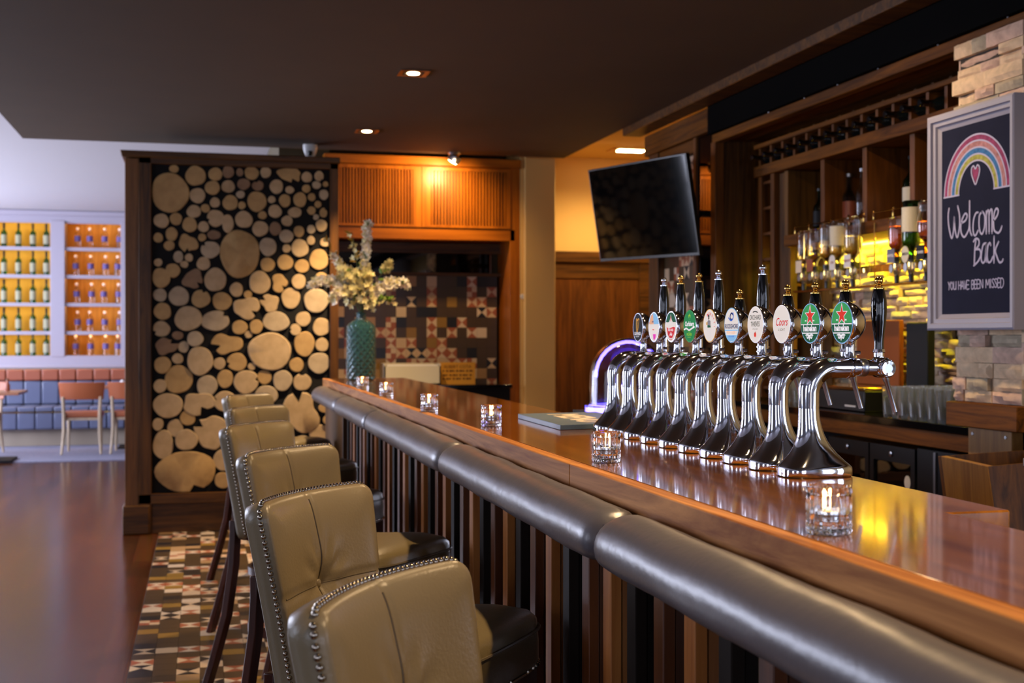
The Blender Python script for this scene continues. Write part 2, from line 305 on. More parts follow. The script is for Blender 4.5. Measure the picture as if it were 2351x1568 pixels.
LOGS=[(-0.186,2.518,0.033,0.029,0),(-0.211,2.352,0.127,0.146,0),(-0.041,2.474,0.071,0.073,0),(0.093,2.489,0.05,0.047,0),(0.18,2.507,0.042,0.044,2),(0.259,2.507,0.026,0.029,2),(0.341,2.505,0.052,0.048,0),(0.438,2.512,0.039,0.04,0),(0.604,2.505,0.089,0.052,1),(0.724,2.489,0.038,0.04,0),(0.81,2.498,0.034,0.037,0),(0.856,2.443,0.021,0.021,0),(0.792,2.434,0.033,0.028,0),(0.073,2.394,0.052,0.052,0),(0.18,2.407,0.047,0.046,0),(0.286,2.425,0.045,0.042,2),(0.383,2.418,0.042,0.037,2),(0.512,2.416,0.049,0.052,0),(0.72,2.406,0.031,0.03,0),(0.604,2.394,0.031,0.028,0),(-0.028,2.337,0.056,0.054,0),(0.264,2.352,0.031,0.028,0),(0.844,2.368,0.035,0.038,0),(0.194,2.294,0.054,0.056,0),(0.09,2.292,0.035,0.038,0),(0.377,2.307,0.07,0.073,0),(0.479,2.323,0.027,0.027,0),(0.57,2.317,0.042,0.047,0),(0.676,2.327,0.048,0.054,0),(0.758,2.348,0.028,0.03,0),(0.802,2.297,0.025,0.026,0),(0.274,2.276,0.027,0.028,0),(0.025,2.25,0.032,0.031,0),(-0.053,2.226,0.05,0.047,0),(0.502,2.24,0.048,0.048,0),(0.756,2.252,0.032,0.03,0),(0.841,2.239,0.029,0.035,0),(0.64,2.236,0.05,0.038,0),(0.095,2.183,0.062,0.061,0),(0.287,2.178,0.062,0.062,0),(0.415,2.211,0.032,0.029,0),(-0.27,2.156,0.053,0.052,0),(-0.173,2.172,0.042,0.046,0),(-0.08,2.133,0.052,0.054,0),(0.012,2.121,0.038,0.04,0),(0.178,2.147,0.04,0.068,0),(0.586,2.175,0.04,0.04,0),(0.789,2.207,0.023,0.021,0),(0.827,2.148,0.041,0.046,0),(0.4,2.116,0.057,0.057,0),(0.504,2.118,0.042,0.05,2),(0.669,2.102,0.039,0.042,0),(0.755,2.119,0.031,0.032,0),(-0.202,2.066,0.042,0.05,0),(-0.291,2.039,0.034,0.035,0),(0.003,2.047,0.028,0.028,0),(0.083,2.066,0.047,0.034,2),(0.581,2.067,0.052,0.047,0),(-0.218,1.985,0.038,0.035,0),(-0.092,2.004,0.063,0.065,1),(0.059,1.963,0.067,0.063,0),(0.259,1.938,0.138,0.177,0),(0.454,1.99,0.062,0.067,0),(0.753,2.04,0.03,0.033,0),(0.854,2.029,0.038,0.033,0),(0.583,1.98,0.031,0.03,0),(0.676,1.984,0.063,0.065,0),(-0.157,1.909,0.035,0.042,0),(-0.086,1.905,0.029,0.029,0),(-0.117,1.858,0.029,0.025,0),(-0.291,1.868,0.03,0.028,0),(0.573,1.881,0.058,0.055,0),(0.451,1.864,0.052,0.051,0),(0.691,1.857,0.052,0.05,0),(0.012,1.865,0.048,0.048,0),(0.81,1.905,0.068,0.078,0),(-0.193,1.814,0.05,0.052,0),(-0.271,1.762,0.063,0.071,0),(-0.058,1.755,0.073,0.065,3),(0.093,1.754,0.077,0.086,0),(0.397,1.737,0.077,0.083,0),(0.532,1.735,0.057,0.063,1),(0.667,1.747,0.052,0.054,0),(0.826,1.77,0.047,0.047,0),(0.236,1.686,0.047,0.052,0),(0.315,1.651,0.029,0.03,0),(-0.279,1.644,0.048,0.046,0),(-0.153,1.636,0.072,0.069,0),(-0.005,1.62,0.065,0.065,0),(0.138,1.604,0.067,0.067,0),(0.612,1.629,0.069,0.075,0),(0.792,1.613,0.091,0.089,0),(0.307,1.558,0.102,0.071,1),(0.466,1.595,0.061,0.068,1),(-0.262,1.531,0.061,0.061,0),(-0.09,1.482,0.096,0.089,0),(0.093,1.467,0.099,0.073,0),(0.509,1.464,0.096,0.073,0),(0.699,1.482,0.054,0.054,0),(0.828,1.426,0.064,0.066,0),(0.259,1.422,0.056,0.05,0),(0.372,1.427,0.048,0.051,0),(-0.269,1.41,0.059,0.057,0),(-0.161,1.365,0.039,0.031,2),(-0.044,1.341,0.058,0.054,0),(0.319,1.372,0.028,0.027,0),(0.644,1.406,0.039,0.042,0),(0.466,1.253,0.157,0.136,0),(0.707,1.305,0.073,0.094,0),(0.831,1.299,0.049,0.049,0),(0.168,1.305,0.104,0.075,1),(-0.237,1.291,0.073,0.063,3),(-0.122,1.285,0.037,0.042,0),(-0.011,1.188,0.092,0.102,0),(-0.162,1.204,0.04,0.037,0),(-0.262,1.161,0.058,0.061,0),(0.12,1.169,0.042,0.044,0),(0.24,1.179,0.071,0.065,0),(0.341,1.147,0.027,0.027,0),(0.652,1.157,0.053,0.051,0),(0.81,1.169,0.081,0.075,0),(-0.155,1.06,0.097,0.102,0),(-0.278,1.016,0.047,0.048,0),(0.037,1.013,0.073,0.077,0),(0.159,1.062,0.055,0.067,0),(0.303,1.039,0.09,0.084,0),(0.429,1.071,0.051,0.051,0),(0.555,1.047,0.068,0.077,0),(0.692,1.035,0.065,0.064,0),(-0.226,0.881,0.102,0.09,0),(-0.021,0.892,0.109,0.08,1),(0.159,0.904,0.084,0.073,0),(0.44,0.944,0.084,0.07,0),(-0.094,0.794,0.055,0.055,0),(-0.293,0.752,0.039,0.044,0),(-0.177,0.723,0.055,0.064,0),(-0.103,0.641,0.078,0.076,0),(0.062,0.692,0.102,0.131,1),(-0.258,0.61,0.071,0.105,0),(-0.106,0.422,0.215,0.145,0),(0.152,0.497,0.076,0.08,0),(0.145,0.354,0.061,0.058,0),(0.675,0.818,0.138,0.145,1),(0.845,0.848,0.041,0.032,0),(0.867,0.764,0.032,0.032,0),(0.812,0.671,0.073,0.065,0),(0.689,0.615,0.065,0.041,0),(0.32,0.766,0.087,0.087,0),(0.49,0.72,0.073,0.073,0),(0.285,0.58,0.08,0.08,0),(0.468,0.547,0.094,0.087,0),(0.661,0.485,0.087,0.08,0),(0.812,0.503,0.073,0.08,0),(0.313,0.407,0.087,0.08,0),(0.504,0.359,0.087,0.07,0),(0.697,0.317,0.087,0.052,0),(0.841,0.342,0.051,0.051,0)]
STROKES=[[(4.181,1.841),(4.187,1.815),(4.183,1.774),(4.165,1.727),(4.152,1.755),(4.148,1.807),(4.143,1.759),(4.129,1.727),(4.115,1.762),(4.114,1.808),(4.126,1.845)],[(4.102,1.779),(4.077,1.786),(4.066,1.804),(4.079,1.812),(4.097,1.793),(4.106,1.767),(4.102,1.74),(4.084,1.725),(4.063,1.742),(4.053,1.762),(4.051,1.81),(4.051,1.856)],[(4.051,1.856),(4.051,1.77),(4.046,1.74),(4.037,1.728)],[(3.999,1.809),(4.012,1.807),(4.025,1.787),(4.03,1.755),(4.025,1.731),(4.014,1.726),(3.999,1.742)],[(3.975,1.808),(3.99,1.797),(3.993,1.762),(3.986,1.735),(3.973,1.729),(3.96,1.754),(3.959,1.791),(3.971,1.808),(3.977,1.808)],[(3.95,1.808),(3.95,1.727)],[(3.95,1.793),(3.943,1.808),(3.935,1.803),(3.933,1.727)],[(3.933,1.791),(3.926,1.809),(3.916,1.804),(3.916,1.726)],[(3.905,1.77),(3.886,1.787),(3.88,1.804),(3.891,1.812),(3.903,1.796),(3.907,1.765),(3.903,1.736),(3.882,1.724),(3.868,1.731),(3.859,1.746)],[(4.012,1.712),(4.019,1.674),(4.022,1.619)],[(4.027,1.704),(4.012,1.714),(3.995,1.707),(3.995,1.689),(4.014,1.674)],[(4.014,1.674),(3.99,1.672),(3.983,1.653),(3.997,1.631),(4.025,1.615)],[(3.95,1.692),(3.967,1.689),(3.977,1.664),(3.98,1.635),(3.969,1.622),(3.956,1.636),(3.95,1.691),(3.95,1.625)],[(3.924,1.683),(3.93,1.692),(3.941,1.679),(3.945,1.648),(3.939,1.624),(3.924,1.624),(3.911,1.641)],[(3.904,1.713),(3.905,1.619)],[(3.878,1.692),(3.897,1.663),(3.888,1.64),(3.874,1.619),(3.859,1.62),(3.853,1.628)]]
SMALL=[[(4.187,1.561),(4.18,1.546),(4.182,1.532)],[(4.173,1.561),(4.18,1.546)],[(4.163,1.561),(4.17,1.552),(4.17,1.54),(4.163,1.532),(4.156,1.54),(4.156,1.552),(4.163,1.561)],[(4.151,1.561),(4.151,1.537),(4.145,1.532),(4.138,1.537),(4.136,1.561)],[(4.136,1.561),(4.136,1.532)],[(4.12,1.561),(4.12,1.531)],[(4.106,1.561),(4.106,1.531)],[(4.12,1.546),(4.106,1.546)],[(4.104,1.531),(4.096,1.561),(4.088,1.531)],[(4.101,1.542),(4.091,1.542)],[(4.086,1.561),(4.079,1.531),(4.071,1.561)],[(4.054,1.561),(4.069,1.561),(4.069,1.531),(4.054,1.531)],[(4.069,1.546),(4.057,1.546)],[(4.038,1.561),(4.038,1.531),(4.028,1.531),(4.023,1.538),(4.029,1.546),(4.038,1.546)],[(4.038,1.561),(4.028,1.561),(4.025,1.554),(4.029,1.546)],[(4.007,1.561),(4.02,1.561),(4.02,1.531),(4.007,1.531)],[(4.02,1.546),(4.009,1.546)],[(3.99,1.561),(4.004,1.561),(4.004,1.531),(3.99,1.531)],[(4.004,1.546),(3.993,1.546)],[(3.987,1.531),(3.987,1.561),(3.971,1.531),(3.971,1.561)],[(3.953,1.531),(3.951,1.561),(3.942,1.54),(3.933,1.561),(3.93,1.53)],[(3.924,1.561),(3.924,1.53)],[(3.903,1.558),(3.91,1.561),(3.915,1.555),(3.91,1.546),(3.904,1.538),(3.91,1.53),(3.917,1.533)],[(3.886,1.558),(3.894,1.561),(3.9,1.555),(3.894,1.546),(3.888,1.538),(3.894,1.53),(3.901,1.533)],[(3.87,1.561),(3.883,1.561),(3.883,1.53),(3.87,1.53)],[(3.883,1.546),(3.872,1.546)],[(3.866,1.561),(3.866,1.53),(3.856,1.53),(3.849,1.543),(3.851,1.555),(3.857,1.561),(3.866,1.561)]]

# ================================================================ THE ROOM
g = G().box(-4.8, -4.8, -.1, 4.2, 17.6, 0); struct('floor', g, 'floor')
g = G().box(-4.8, -4.8, 3.0, 4.2, 17.6, 3.1); struct('ceiling', g, 'white')
g = G().box(-1.22, -4.5, 2.75, 2.74, 9.3, 2.999); struct('ceiling_soffit', g, 'soffit')
g = G().box(2.74, 6.9, 2.9, 4.0, 10.25, 2.998); struct('ceiling_alcove', g, 'cream')
g = G().box(2.74, -4.5, 2.70, 2.87, 7.9, 2.76); struct('trim_1', g, 'walnut_x', bevel=.004)
g = G().box(2.88, -4.5, 2.54, 2.93, 6.79, 2.99); struct('wall_bulkhead', g, 'matblack')
g = G().box(2.70, 10.25, 0, 4.0, 10.45, 2.99); struct('wall_rear_alcove', g, 'cream')
g = G().box(.57, 9.95, 0, 2.72, 10.45, 2.99); struct('wall_rear', g, 'olive')
g = G().box(.57, 10.45, 0, .77, 17.4, 2.99).box(.57, 9.6, 2.62, .95, 9.95, 2.99); struct('wall_side', g, 'olive')
g = G().box(2.47, 9.45, 0, 2.716, 10.25, 2.99).box(2.44, 9.50, 0, 2.47, 10.25, 2.99); struct('wall_pier', g, 'cream', bevel=.004)
g = G().box(-4.8, 17.4, 0, .77, 17.6, 3.0); struct('wall_far', g, 'wallgrey')
def holed(g, axis, c0, c1, lo, hi, holes, z0, z1):
    # a wall with window openings; holes are (a, b) spans along the wall
    f = (lambda a, b, p, q: g.box(c0, a, p, c1, b, q)) if axis == 'x' else (lambda a, b, p, q: g.box(a, c0, p, b, c1, q))
    cur = lo
    for a, b in holes:
        f(cur, a, 0, 3.0); f(a, b, 0, z0); f(a, b, z1, 3.0); cur = b
    f(cur, hi, 0, 3.0); return g
LW = [(y-.85, y+.85) for y in (-1.6, 3.6, 9.0, 11.2, 13.4, 15.6)]
struct('wall_left', holed(G(), 'x', LX-.2, LX, -4.5, 17.4, LW, .65, 2.75), 'wallgrey')
struct('wall_front', holed(G(), 'y', -4.7, -4.5, LX, 4.2, [(x-.8, x+.8) for x in (-2.6, .9)], .65, 2.65), 'wallgrey')
for i, (a, b) in enumerate(LW):
    g = G(); x0, x1 = LX-.06, LX-.01
    for y in (a, b-.04): g.box(x0, y, .65, x1, y+.04, 2.75)
    for z in (.65, 1.75, 2.71): g.box(x0, a, z, x1, b, z+.04)
    struct('window_%d' % (i+1), g, 'charcoal')
g = G()
for a, b, z0, z1 in ((-4.5, -3.95, 0, 3), (-3.95, -2.45, 0, .4), (-3.95, -2.45, 2.5, 3), (-2.45, -1.95, 0, 3), (-1.95, -.45, 0, .4), (-1.95, -.45, 2.5, 3), (-.45, 10.45, 0, 3)): g.box(4.0, a, z0, 4.2, b, z1)
struct('wall_right', g, 'cream')
for i, y in enumerate((-3.2, -1.2)):
    g = G()
    for q in (y-.75, y+.70): g.box(4.01, q, .4, 4.06, q+.05, 2.5)
    for z in (.4, 1.5, 2.45): g.box(4.01, y-.75, z, 4.06, y+.75, z+.05)
    struct('window_%d' % (i+9), g, 'charcoal')
for i, x in enumerate((-2.6, .9)):
    g = G()
    for q in (x-.8, x+.76): g.box(q, -4.56, .65, q+.04, -4.51, 2.65)
    for z in (.65, 1.7, 2.61): g.box(x-.8, -4.56, z, x+.8, -4.51, z+.04)
    struct('window_%d' % (i+7), g, 'charcoal')
# encaustic tiles: each tile one of a few patterns
TM = ['grout', 't_dark', 't_black', 't_cream', 't_white', 't_tan', 't_ochre', 't_rust']
rnd = random.Random(5)
def mosaic(g, fn, nu, nv, t, lit=False, pale=3):
    for j in range(nv):
        for i in range(nu):
            u0, v0 = i*t+.0006, j*t+.0006; u1, v1 = (i+1)*t-.0006, (j+1)*t-.0006; um, vm = (u0+u1)/2, (v0+v1)/2
            q = lambda m, *p: (setattr(g, 'm', m), g.poly([fn(*c) for c in p]))
            k = rnd.random(); A, B, C, D, O = (u0, v0), (u1, v0), (u1, v1), (u0, v1), (um, vm)
            w = pale if rnd.random() < .6 else 4
            if k < .46: q(1, A, B, C, D)
            elif k < .53: q(2, A, B, C, D)
            elif k < .60: q(w, A, B, C, D)
            elif k < .64: q(5, A, B, C, D)
            elif k < .70: q(6, A, B, C, D)
            elif k < .97:
                c = 7 if rnd.random() < .66 else 2
                if rnd.random() < .5: c, w = w, c
                q(c, A, B, O); q(w, B, C, O); q(c, C, D, O); q(w, D, A, O)
            else:
                q(w, A, (um, v0), O, (u0, vm)); q(7, (um, v0), B, (u1, vm), O); q(w, O, (u1, vm), C, (um, v1)); q(7, (u0, vm), O, (um, v1), D)
    g.m = 0; return g
g = mosaic(G(), lambda u, v: (-.285+u, 8.93-v, .0035), 11, 92, .0927); g.box(-.287, .35, .0005, .76, 8.93, .003)
struct('floor_tiles', g, TM, smooth=0, recalc=False)
g = G().box(-4.6, 14.25, .001, .57, 17.4, .012); struct('floor_carpet', g, 'carpet')
# wainscot in the alcove
g = G().box(2.72, 10.20, 2.0, 4.0, 10.249, 2.09).box(2.72, 10.215, 0, 2.80, 10.249, 2.0).box(3.70, 10.215, 0, 3.80, 10.249, 2.0).box(2.80, 10.225, 1.86, 3.7, 10.249, 2.0)
struct('trim_2', g, 'walnut_x', bevel=.003)
g = G().box(2.80, 10.235, 0, 3.70, 10.249, 1.86); struct('trim_3', g, 'panelwood')
# ================================================================ LOG PARTITION
part = thing('log_partition', 'tall dark wood framed partition filled with round sawn log ends', 'partition', (.22, 8.95, 0))
YF = 8.9
g = G().box(-.50, YF+.02, .0, .94, YF+.32, 2.58); build('carcass', g, 'walnut', part)
g = G().box(-.34, YF+.015, .27, .89, YF+.03, 2.55); build('backing_panel', g, 'logback', part)
for a, b in ((-.345-.075, -.335), (.885, .945)):
    build('stile', G().box(a, YF-.03, .0, b, YF+.05, 2.60), 'walnut', part, bevel=.004)
build('pilaster', G().box(-.51, YF-.02, .0, -.42, YF+.33, 2.58), 'pilaster', part, bevel=.004)
build('pilaster_base', G().box(-.525, YF-.045, .0, -.345, YF+.34, .20), 'walnut_x', part, bevel=.01)
build('top_rail', G().box(-.42, YF-.03, 2.545, .945, YF+.05, 2.61), 'walnut_x', part, bevel=.004)
build('bottom_rail', G().box(-.42, YF-.03, .205, .945, YF+.05, .275), 'walnut_x', part, bevel=.004)
build('plinth', G().box(-.335, YF-.005, .0, .945, YF+.05, .205), 'walnut_x', part, bevel=.004)
g = G().prism([(-.53, 2.585), (.955, 2.585), (.955, 2.63), (-.54, 2.63)], YF-.055, YF+.34, 'y'); build('cornice', g, 'walnut_x', part, bevel=.006)
rl = random.Random(11)
order = sorted(range(len(LOGS)), key=lambda i: -LOGS[i][2]*LOGS[i][3])
rest = G(); LM = ['bark', 'log_a', 'log_b', 'log_c', 'log_d']
def log_slice(g, x, z, rx, rz, t, mi):
    n = 26; ph = [rl.uniform(0, 6.28) for _ in range(4)]; am = .16 if t & 1 else .035
    yf = YF+.004-rl.uniform(0, .016); yb = YF+.02; notch = rl.uniform(0, 6.28) if (t & 1 or rl.random() < .2) else None
    rot = rl.uniform(-.3, .3); out = []
    for k in range(n):
        a = 2*math.pi*k/n; r = 1+am*(math.sin(2*a+ph[0])*.6+math.sin(3*a+ph[1])*.7+.4*math.sin(5*a+ph[2]))
        if notch is not None:
            dd = abs((a-notch+math.pi) % (2*math.pi)-math.pi)
            if dd < .14: r *= .5 if t & 1 else .72
        out.append((x+rx*r*.97*math.cos(a), z+rz*r*.97*math.sin(a)))
    cx, cz = x+rx*rl.uniform(-.1, .1), z+rz*rl.uniform(-.1, .1); b = len(g.V)
    g.m = 0; vs = [(p, yb, q) for p, q in out]+[(p, yf+.004, q) for p, q in out]
    g._add(vs, [(i, (i+1) % n, n+(i+1) % n, n+i) for i in range(n)])
    g.m = mi; inn = [(x+(p-x)*.955, yf, z+(q-z)*.955) for p, q in out]
    g._add([(p, yf+.004, q) for p, q in out]+inn+[(cx, yf-.001, cz)], [(i, (i+1) % n, n+(i+1) % n, n+i) for i in range(n)]+[(n+i, n+(i+1) % n, 2*n) for i in range(n)])
for rank, i in enumerate(order):
    x, z, rx, rz, t = LOGS[i]
    mi = 4 if t & 2 else rl.choice((1, 1, 2, 2, 3))
    if rank < 100:
        g = G(); log_slice(g, x, z, rx, rz, t, mi); o = build('log_end', g, LM, part, smooth=30)
        # object origin at the heart of the slice so that its rings are centred
        c = Vector((x, YF, z))-LOC[part.name]
        o.data.transform(Matrix.Translation(-c)); o.location = c
    else: log_slice(rest, x, z, rx, rz, t, mi)
tag(build('small_log_ends', rest, LM, part, smooth=30), kind='stuff')
# ================================================================ REAR CABINET AND NICHE
cab = thing('serving_cabinet', 'honey wood overhead cabinet with slatted doors above a tiled serving niche', 'cabinet', (1.7, 9.7, 0))
YC = 9.5
build('top_board', G().box(.90, YC-.04, 2.68, 2.44, 9.94, 2.748), 'honey_x', cab, bevel=.004)
build('carcass', G().box(.95, YC+.03, 2.12, 2.42, 9.94, 2.68), 'honey', cab)
build('bottom_rail', G().box(.95, YC, 2.11, 2.40, YC+.04, 2.20), 'honey_x', cab, bevel=.003)
build('side_panel', G().box(2.36, YC, 0, 2.438, 9.94, 2.70), 'honey', cab, bevel=.003)
build('side_panel', G().box(.95, YC, 0, .99, 9.94, 2.70), 'honey', cab, bevel=.003)
for x0, x1, lx0, lx1 in ((.99, 1.65, 1.02, 1.585), (1.655, 2.36, 1.725, 2.325)):
    d = G().box(x0, YC-.012, 2.205, lx0, YC+.02, 2.675).box(lx1, YC-.012, 2.205, x1, YC+.02, 2.675).box(lx0, YC-.012, 2.205, lx1, YC+.02, 2.225).box(lx0, YC-.012, 2.648, lx1, YC+.02, 2.675)
    do = build('door', d, 'honey', cab); build('door_backing', G().box(lx0-.005, YC+.0205, 2.215, lx1+.005, YC+.026, 2.66), 'walnut', do)
    n = 24; p = (lx1-lx0)/n; s = G()
    for k in range(n): s.box(lx0+(k+.26)*p, YC-.010, 2.226, lx0+(k+.74)*p, YC+.018, 2.647)
    build('slats', s, 'honey', do)
build('head_rail', G().box(.99, 9.84, 2.03, 2.36, 9.87, 2.11), 'walnut_x', cab)
build('mirror_panel', G().box(.99, 9.86, 1.87, 2.29, 9.90, 2.03), 'darkmirror', cab)
build('mid_rail', G().box(.99, 9.83, 1.845, 2.36, 9.9, 1.872), 'walnut_x', cab)
g = mosaic(G(), lambda u, v: (2.33-u, 9.835, 1.843-v), 16, 11, .0825, pale=3); g.box(.99, 9.838, .9, 2.335, 9.90, 1.845)
build('tiled_splashback', g, TM, cab, smooth=0, recalc=False)
build('worktop', G().box(.99, 9.42, .955, 2.36, 9.835, .985), 'gloss', cab, bevel=.003)
build('cupboard', G().box(.99, 9.5, 0, 2.36, 9.83, .955), 'charcoal', cab)
# tray of papers and the yellow card on the worktop
t = thing('paper_tray', 'cream open box holding papers on the niche worktop', 'box', (1.6, 9.6, .985))
g = G().box(1.36, 9.48, .985, 1.80, 9.72, .995).box(1.36, 9.48, .985, 1.80, 9.49, 1.13).box(1.36, 9.71, .985, 1.80, 9.72, 1.15).box(1.36, 9.48, .985, 1.37, 9.72, 1.15).box(1.79, 9.48, .985, 1.80, 9.72, 1.15)
build('tray', g, 'paper', t)
build('paper_stack', G().box(1.385, 9.5, .995, 1.78, 9.705, 1.14), 'wht', t)
t = thing('yellow_card', 'yellow printed card standing beside the cream box in the niche', 'sign', (1.95, 9.6, .985))
g = G().box(1.815, 9.60, .985, 2.10, 9.606, 1.155); build('card', g, 'yellowsign', t)
g = G(); fn = lambda u, v: (1.957+u, 9.5985, 1.07+v)
text_geo(g, 'ALBERT COTA', .034, lambda u, v: fn(u, v+.05)); text_geo(g, 'KARAOKE  NIGHT CLUB', .019, lambda u, v: fn(u, v+.012)) if False else None
for v in (.012, -.022, -.05):
    for k in range(9):
        w = .012+.006*((k*7+int(v*1000)) % 3); g.poly([fn(-.12+k*.027, v), fn(-.12+k*.027+w, v), fn(-.12+k*.027+w, v+.012), fn(-.12+k*.027, v+.012)])
build('print', g, 'ink', t, smooth=0, recalc=False)
# ================================================================ LAMPS
def downlight(x, y, label, power=105, z=2.75, cone=95):
    t = thing('ceiling_downlight', label, 'ceiling light', (x, y, z), 0, 'square downlights in the soffit')
    g = G()
    for a, b, c, d in ((-.078, -.078, .078, -.055), (-.078, .055, .078, .078), (-.078, -.055, -.055, .055), (.055, -.055, .078, .055)): g.box(x+a, y+b, z-.006, x+c, y+d, z-.0005)
    build('bezel', g, 'pewter', t)
    g = G().lathe([(.042, -.004), (.045, -.0035), (.036, -.002)], (x, y, z), 24); build('reflector_ring', g, 'satin', t)
    build('bulb', G().lathe([(.034, -.0035), (.030, -.0075), (.018, -.010)], (x, y, z), 20), 'lampglow', t)
    spot('downlight_beam', (x, y, z-.02), (x, y, 0), power, WARM, cone, .7, .035, t)
for y, lab in ((8.39, 'square recessed downlight in the soffit nearest the slatted cabinet'), (6.49, 'square recessed downlight in the soffit over the middle of the bar'),
               (4.59, 'square recessed downlight in the soffit above the first beer taps'), (2.69, 'square recessed downlight in the soffit above the last beer taps'), (.8, 'square recessed downlight in the soffit over the near end of the bar')):
    downlight(1.085, y, lab, 250 if y > 8 else 170 if y > 6 else 105)
for y, lab in ((4.5, 'added unseen downlight over the aisle before the back bar shelves'), (2.2, 'added unseen downlight over the aisle by the chalkboard pillar')):
    downlight(2.05, y, lab, 75, cone=165)  # aisle downlights added out of view to brighten the pier and back bar
t = thing('gimbal_spotlight', 'round chrome spotlight tilted at the slatted cabinet doors', 'ceiling light', (1.86, 9.24, 2.75))
T = Matrix.Translation((1.85, 9.24, 2.69)) @ Matrix.Rotation(R(28), 4, 'Y') @ Matrix.Rotation(R(25), 4, 'X')
g = G(); g.T = T; g.lathe([(.03, .05), (.046, .045), (.05, .03), (.05, 0), (.042, -.004)], seg=28); build('housing', g, 'satin', t)
g = G(); g.T = T; g.lathe([(.041, -.003), (.036, -.009), (.02, -.011)], seg=24); build('bulb', g, 'lampglow', t)
build('stem', G().tube([(1.86, 9.24, 2.75), (1.855, 9.24, 2.70)], .012), 'satin', t)
build('ceiling_rose', G().lathe([(.045, -.012), (.05, -.0005)], (1.86, 9.24, 2.75), 24), 'satin', t)
spot('spotlight_beam', (1.83, 9.12, 2.64), (1.66, 9.5, 2.30), 38, (1, .62, .25), 160, .8, .03, t)
t = thing('alcove_downlight', 'long recessed lamp in the cream alcove ceiling above the television', 'ceiling light', (3.43, 9.72, 2.9))
build('bezel', G().box(3.26, 9.62, 2.893, 3.62, 9.82, 2.8995), 'brass', t)
build('bulb', G().box(3.33, 9.68, 2.886, 3.55, 9.76, 2.893), 'lampglow', t)
spot('alcove_beam', (3.3, 9.5, 2.86), (3.1, 9.5, 0), 70, (1, .68, .30), 150, .8, .06, t)
t = thing('security_camera', 'white dome security camera under the soffit by the log partition', 'camera', (.765, 9.1, 2.75))
g = G().lathe([(.052, 2.749), (.052, 2.725), (.047, 2.70), (.036, 2.672), (.02, 2.655), (.004, 2.65)], (.765, 9.1, 0), 28); build('housing', g, 'wht', t)
build('lens', G().sph((.762, 9.058, 2.684), .019, 16), 'gloss', t)

# ================================================================ BAR COUNTER
bar = thing('bar_counter', 'long wooden bar with slatted mirrored front and padded leather armrest', 'bar', (.9, 3.6, 0))
def bx(y): return .70+.0025*y      # front edge
def kx(y): return 1.115+.0140*y    # staff edge
y0, y1 = -.7, 7.66
g = G().prism([(bx(y0)+.03, y0), (1.03, y0), (1.034, 1.57), (kx(1.57), 1.57), (kx(y1), y1), (bx(y1)+.03, y1)], 1.056, 1.10)
build('counter_top', g, 'bartop', bar, bevel=.003)
ys = [y0, .62, 2.355, 4.9, y1]
for a, b in zip(ys, ys[1:]):
    g = G().prism([(bx(a), a+.0008), (bx(a)+.03, a+.0008), (bx(b)+.03, b-.0008), (bx(b), b-.0008)], 1.054, 1.1004)
    build('front_edging', g, 'nosing', bar, bevel=.003)
g = G().prism([(.772, y0), (1.0, y0), (1.0, 1.5), (1.09, 1.57), (1.18, y1), (.79, y1)], 0, 1.056); build('body', g, 'charcoal', bar)
g = G().prism([(.740, y0), (.7715, y0), (.7895, y1), (.758, y1)], .03, 1.05); build('mirror_front', g, 'mirror', bar)
build('skirting', G().prism([(.720, y0), (.7395, y0), (.7575, y1), (.738, y1)], .0, .07), 'slat_black', bar)
build('end_panel', G().prism([(.72, 6.55), (.77, 6.55), (.79, y1), (.735, y1)], 0, .985), 'walnut', bar, bevel=.003)
build('rail_bracket', G().prism([(.70, y0), (.77, y0), (.788, y1), (.715, y1)], .985, 1.055), 'walnut_y', bar)
yy = 6.45; kk = 0
for gi in range(19):
    yb = 6.16-.4005*gi+.001
    for off, w, mt, dp in ((0, .045, 'slat_light', .016), (-.1335, .045, 'slat_black', .016), (-.267, .045, 'slat_brown', .016)):
        y = yb+off+.4
        if y < y0 or y > 6.5: continue
        xb = .7405+.0022*(y-y0)
        build('slat', G().box(xb-dp-.006, y, .05, xb-.0005, y+w, 1.0), mt, bar, bevel=.002)
# padded armrest in separate cushions
PROF = [(.0, 1.060), (-.018, 1.067), (-.05, 1.066), (-.076, 1.055), (-.093, 1.035), (-.098, 1.008), (-.092, .988), (-.072, .977), (-.04, .974), (0, .976)]
seams = [7.36, 6.05, 4.88, 3.30, 1.93, .55, -.7]
rp = random.Random(3)
for a, b in zip(seams[1:], seams):
    g = G(); n = 40; rows = []
    ph = rp.uniform(0, 6)
    for j in range(n+1):
        t = j/n; y = a+.001+(b-a-.002)*t; e = min(t, 1-t)*(b-a)
        pinch = 1-.20*math.exp(-e/.010)
        row = []
        for i, (dx, z) in enumerate(PROF):
            cz = 1.022; wob = .0012*math.sin(y*19+i*.7+ph)+.0007*math.sin(y*67+i+ph)
            if i in (0,): row.append((bx(y)-.001, y, z-.004+.004*math.sin(y*17+ph)*math.sin(y*5)))
            else: row.append((bx(y)-.002+dx*(pinch*.6+.4), y, cz+(z-cz)*pinch+wob))
        rows.append(row)
    m = len(PROF); vs = [p for r in rows for p in r]
    fs = [(j*m+i, j*m+(i+1) % m, (j+1)*m+(i+1) % m, (j+1)*m+i) for j in range(n) for i in range(m)]
    fs += [tuple(range(m)), tuple(n*m+i for i in range(m))[::-1]]
    g._add(vs, fs); build('armrest_pad', g, 'rail', bar, smooth=60, sub=1)
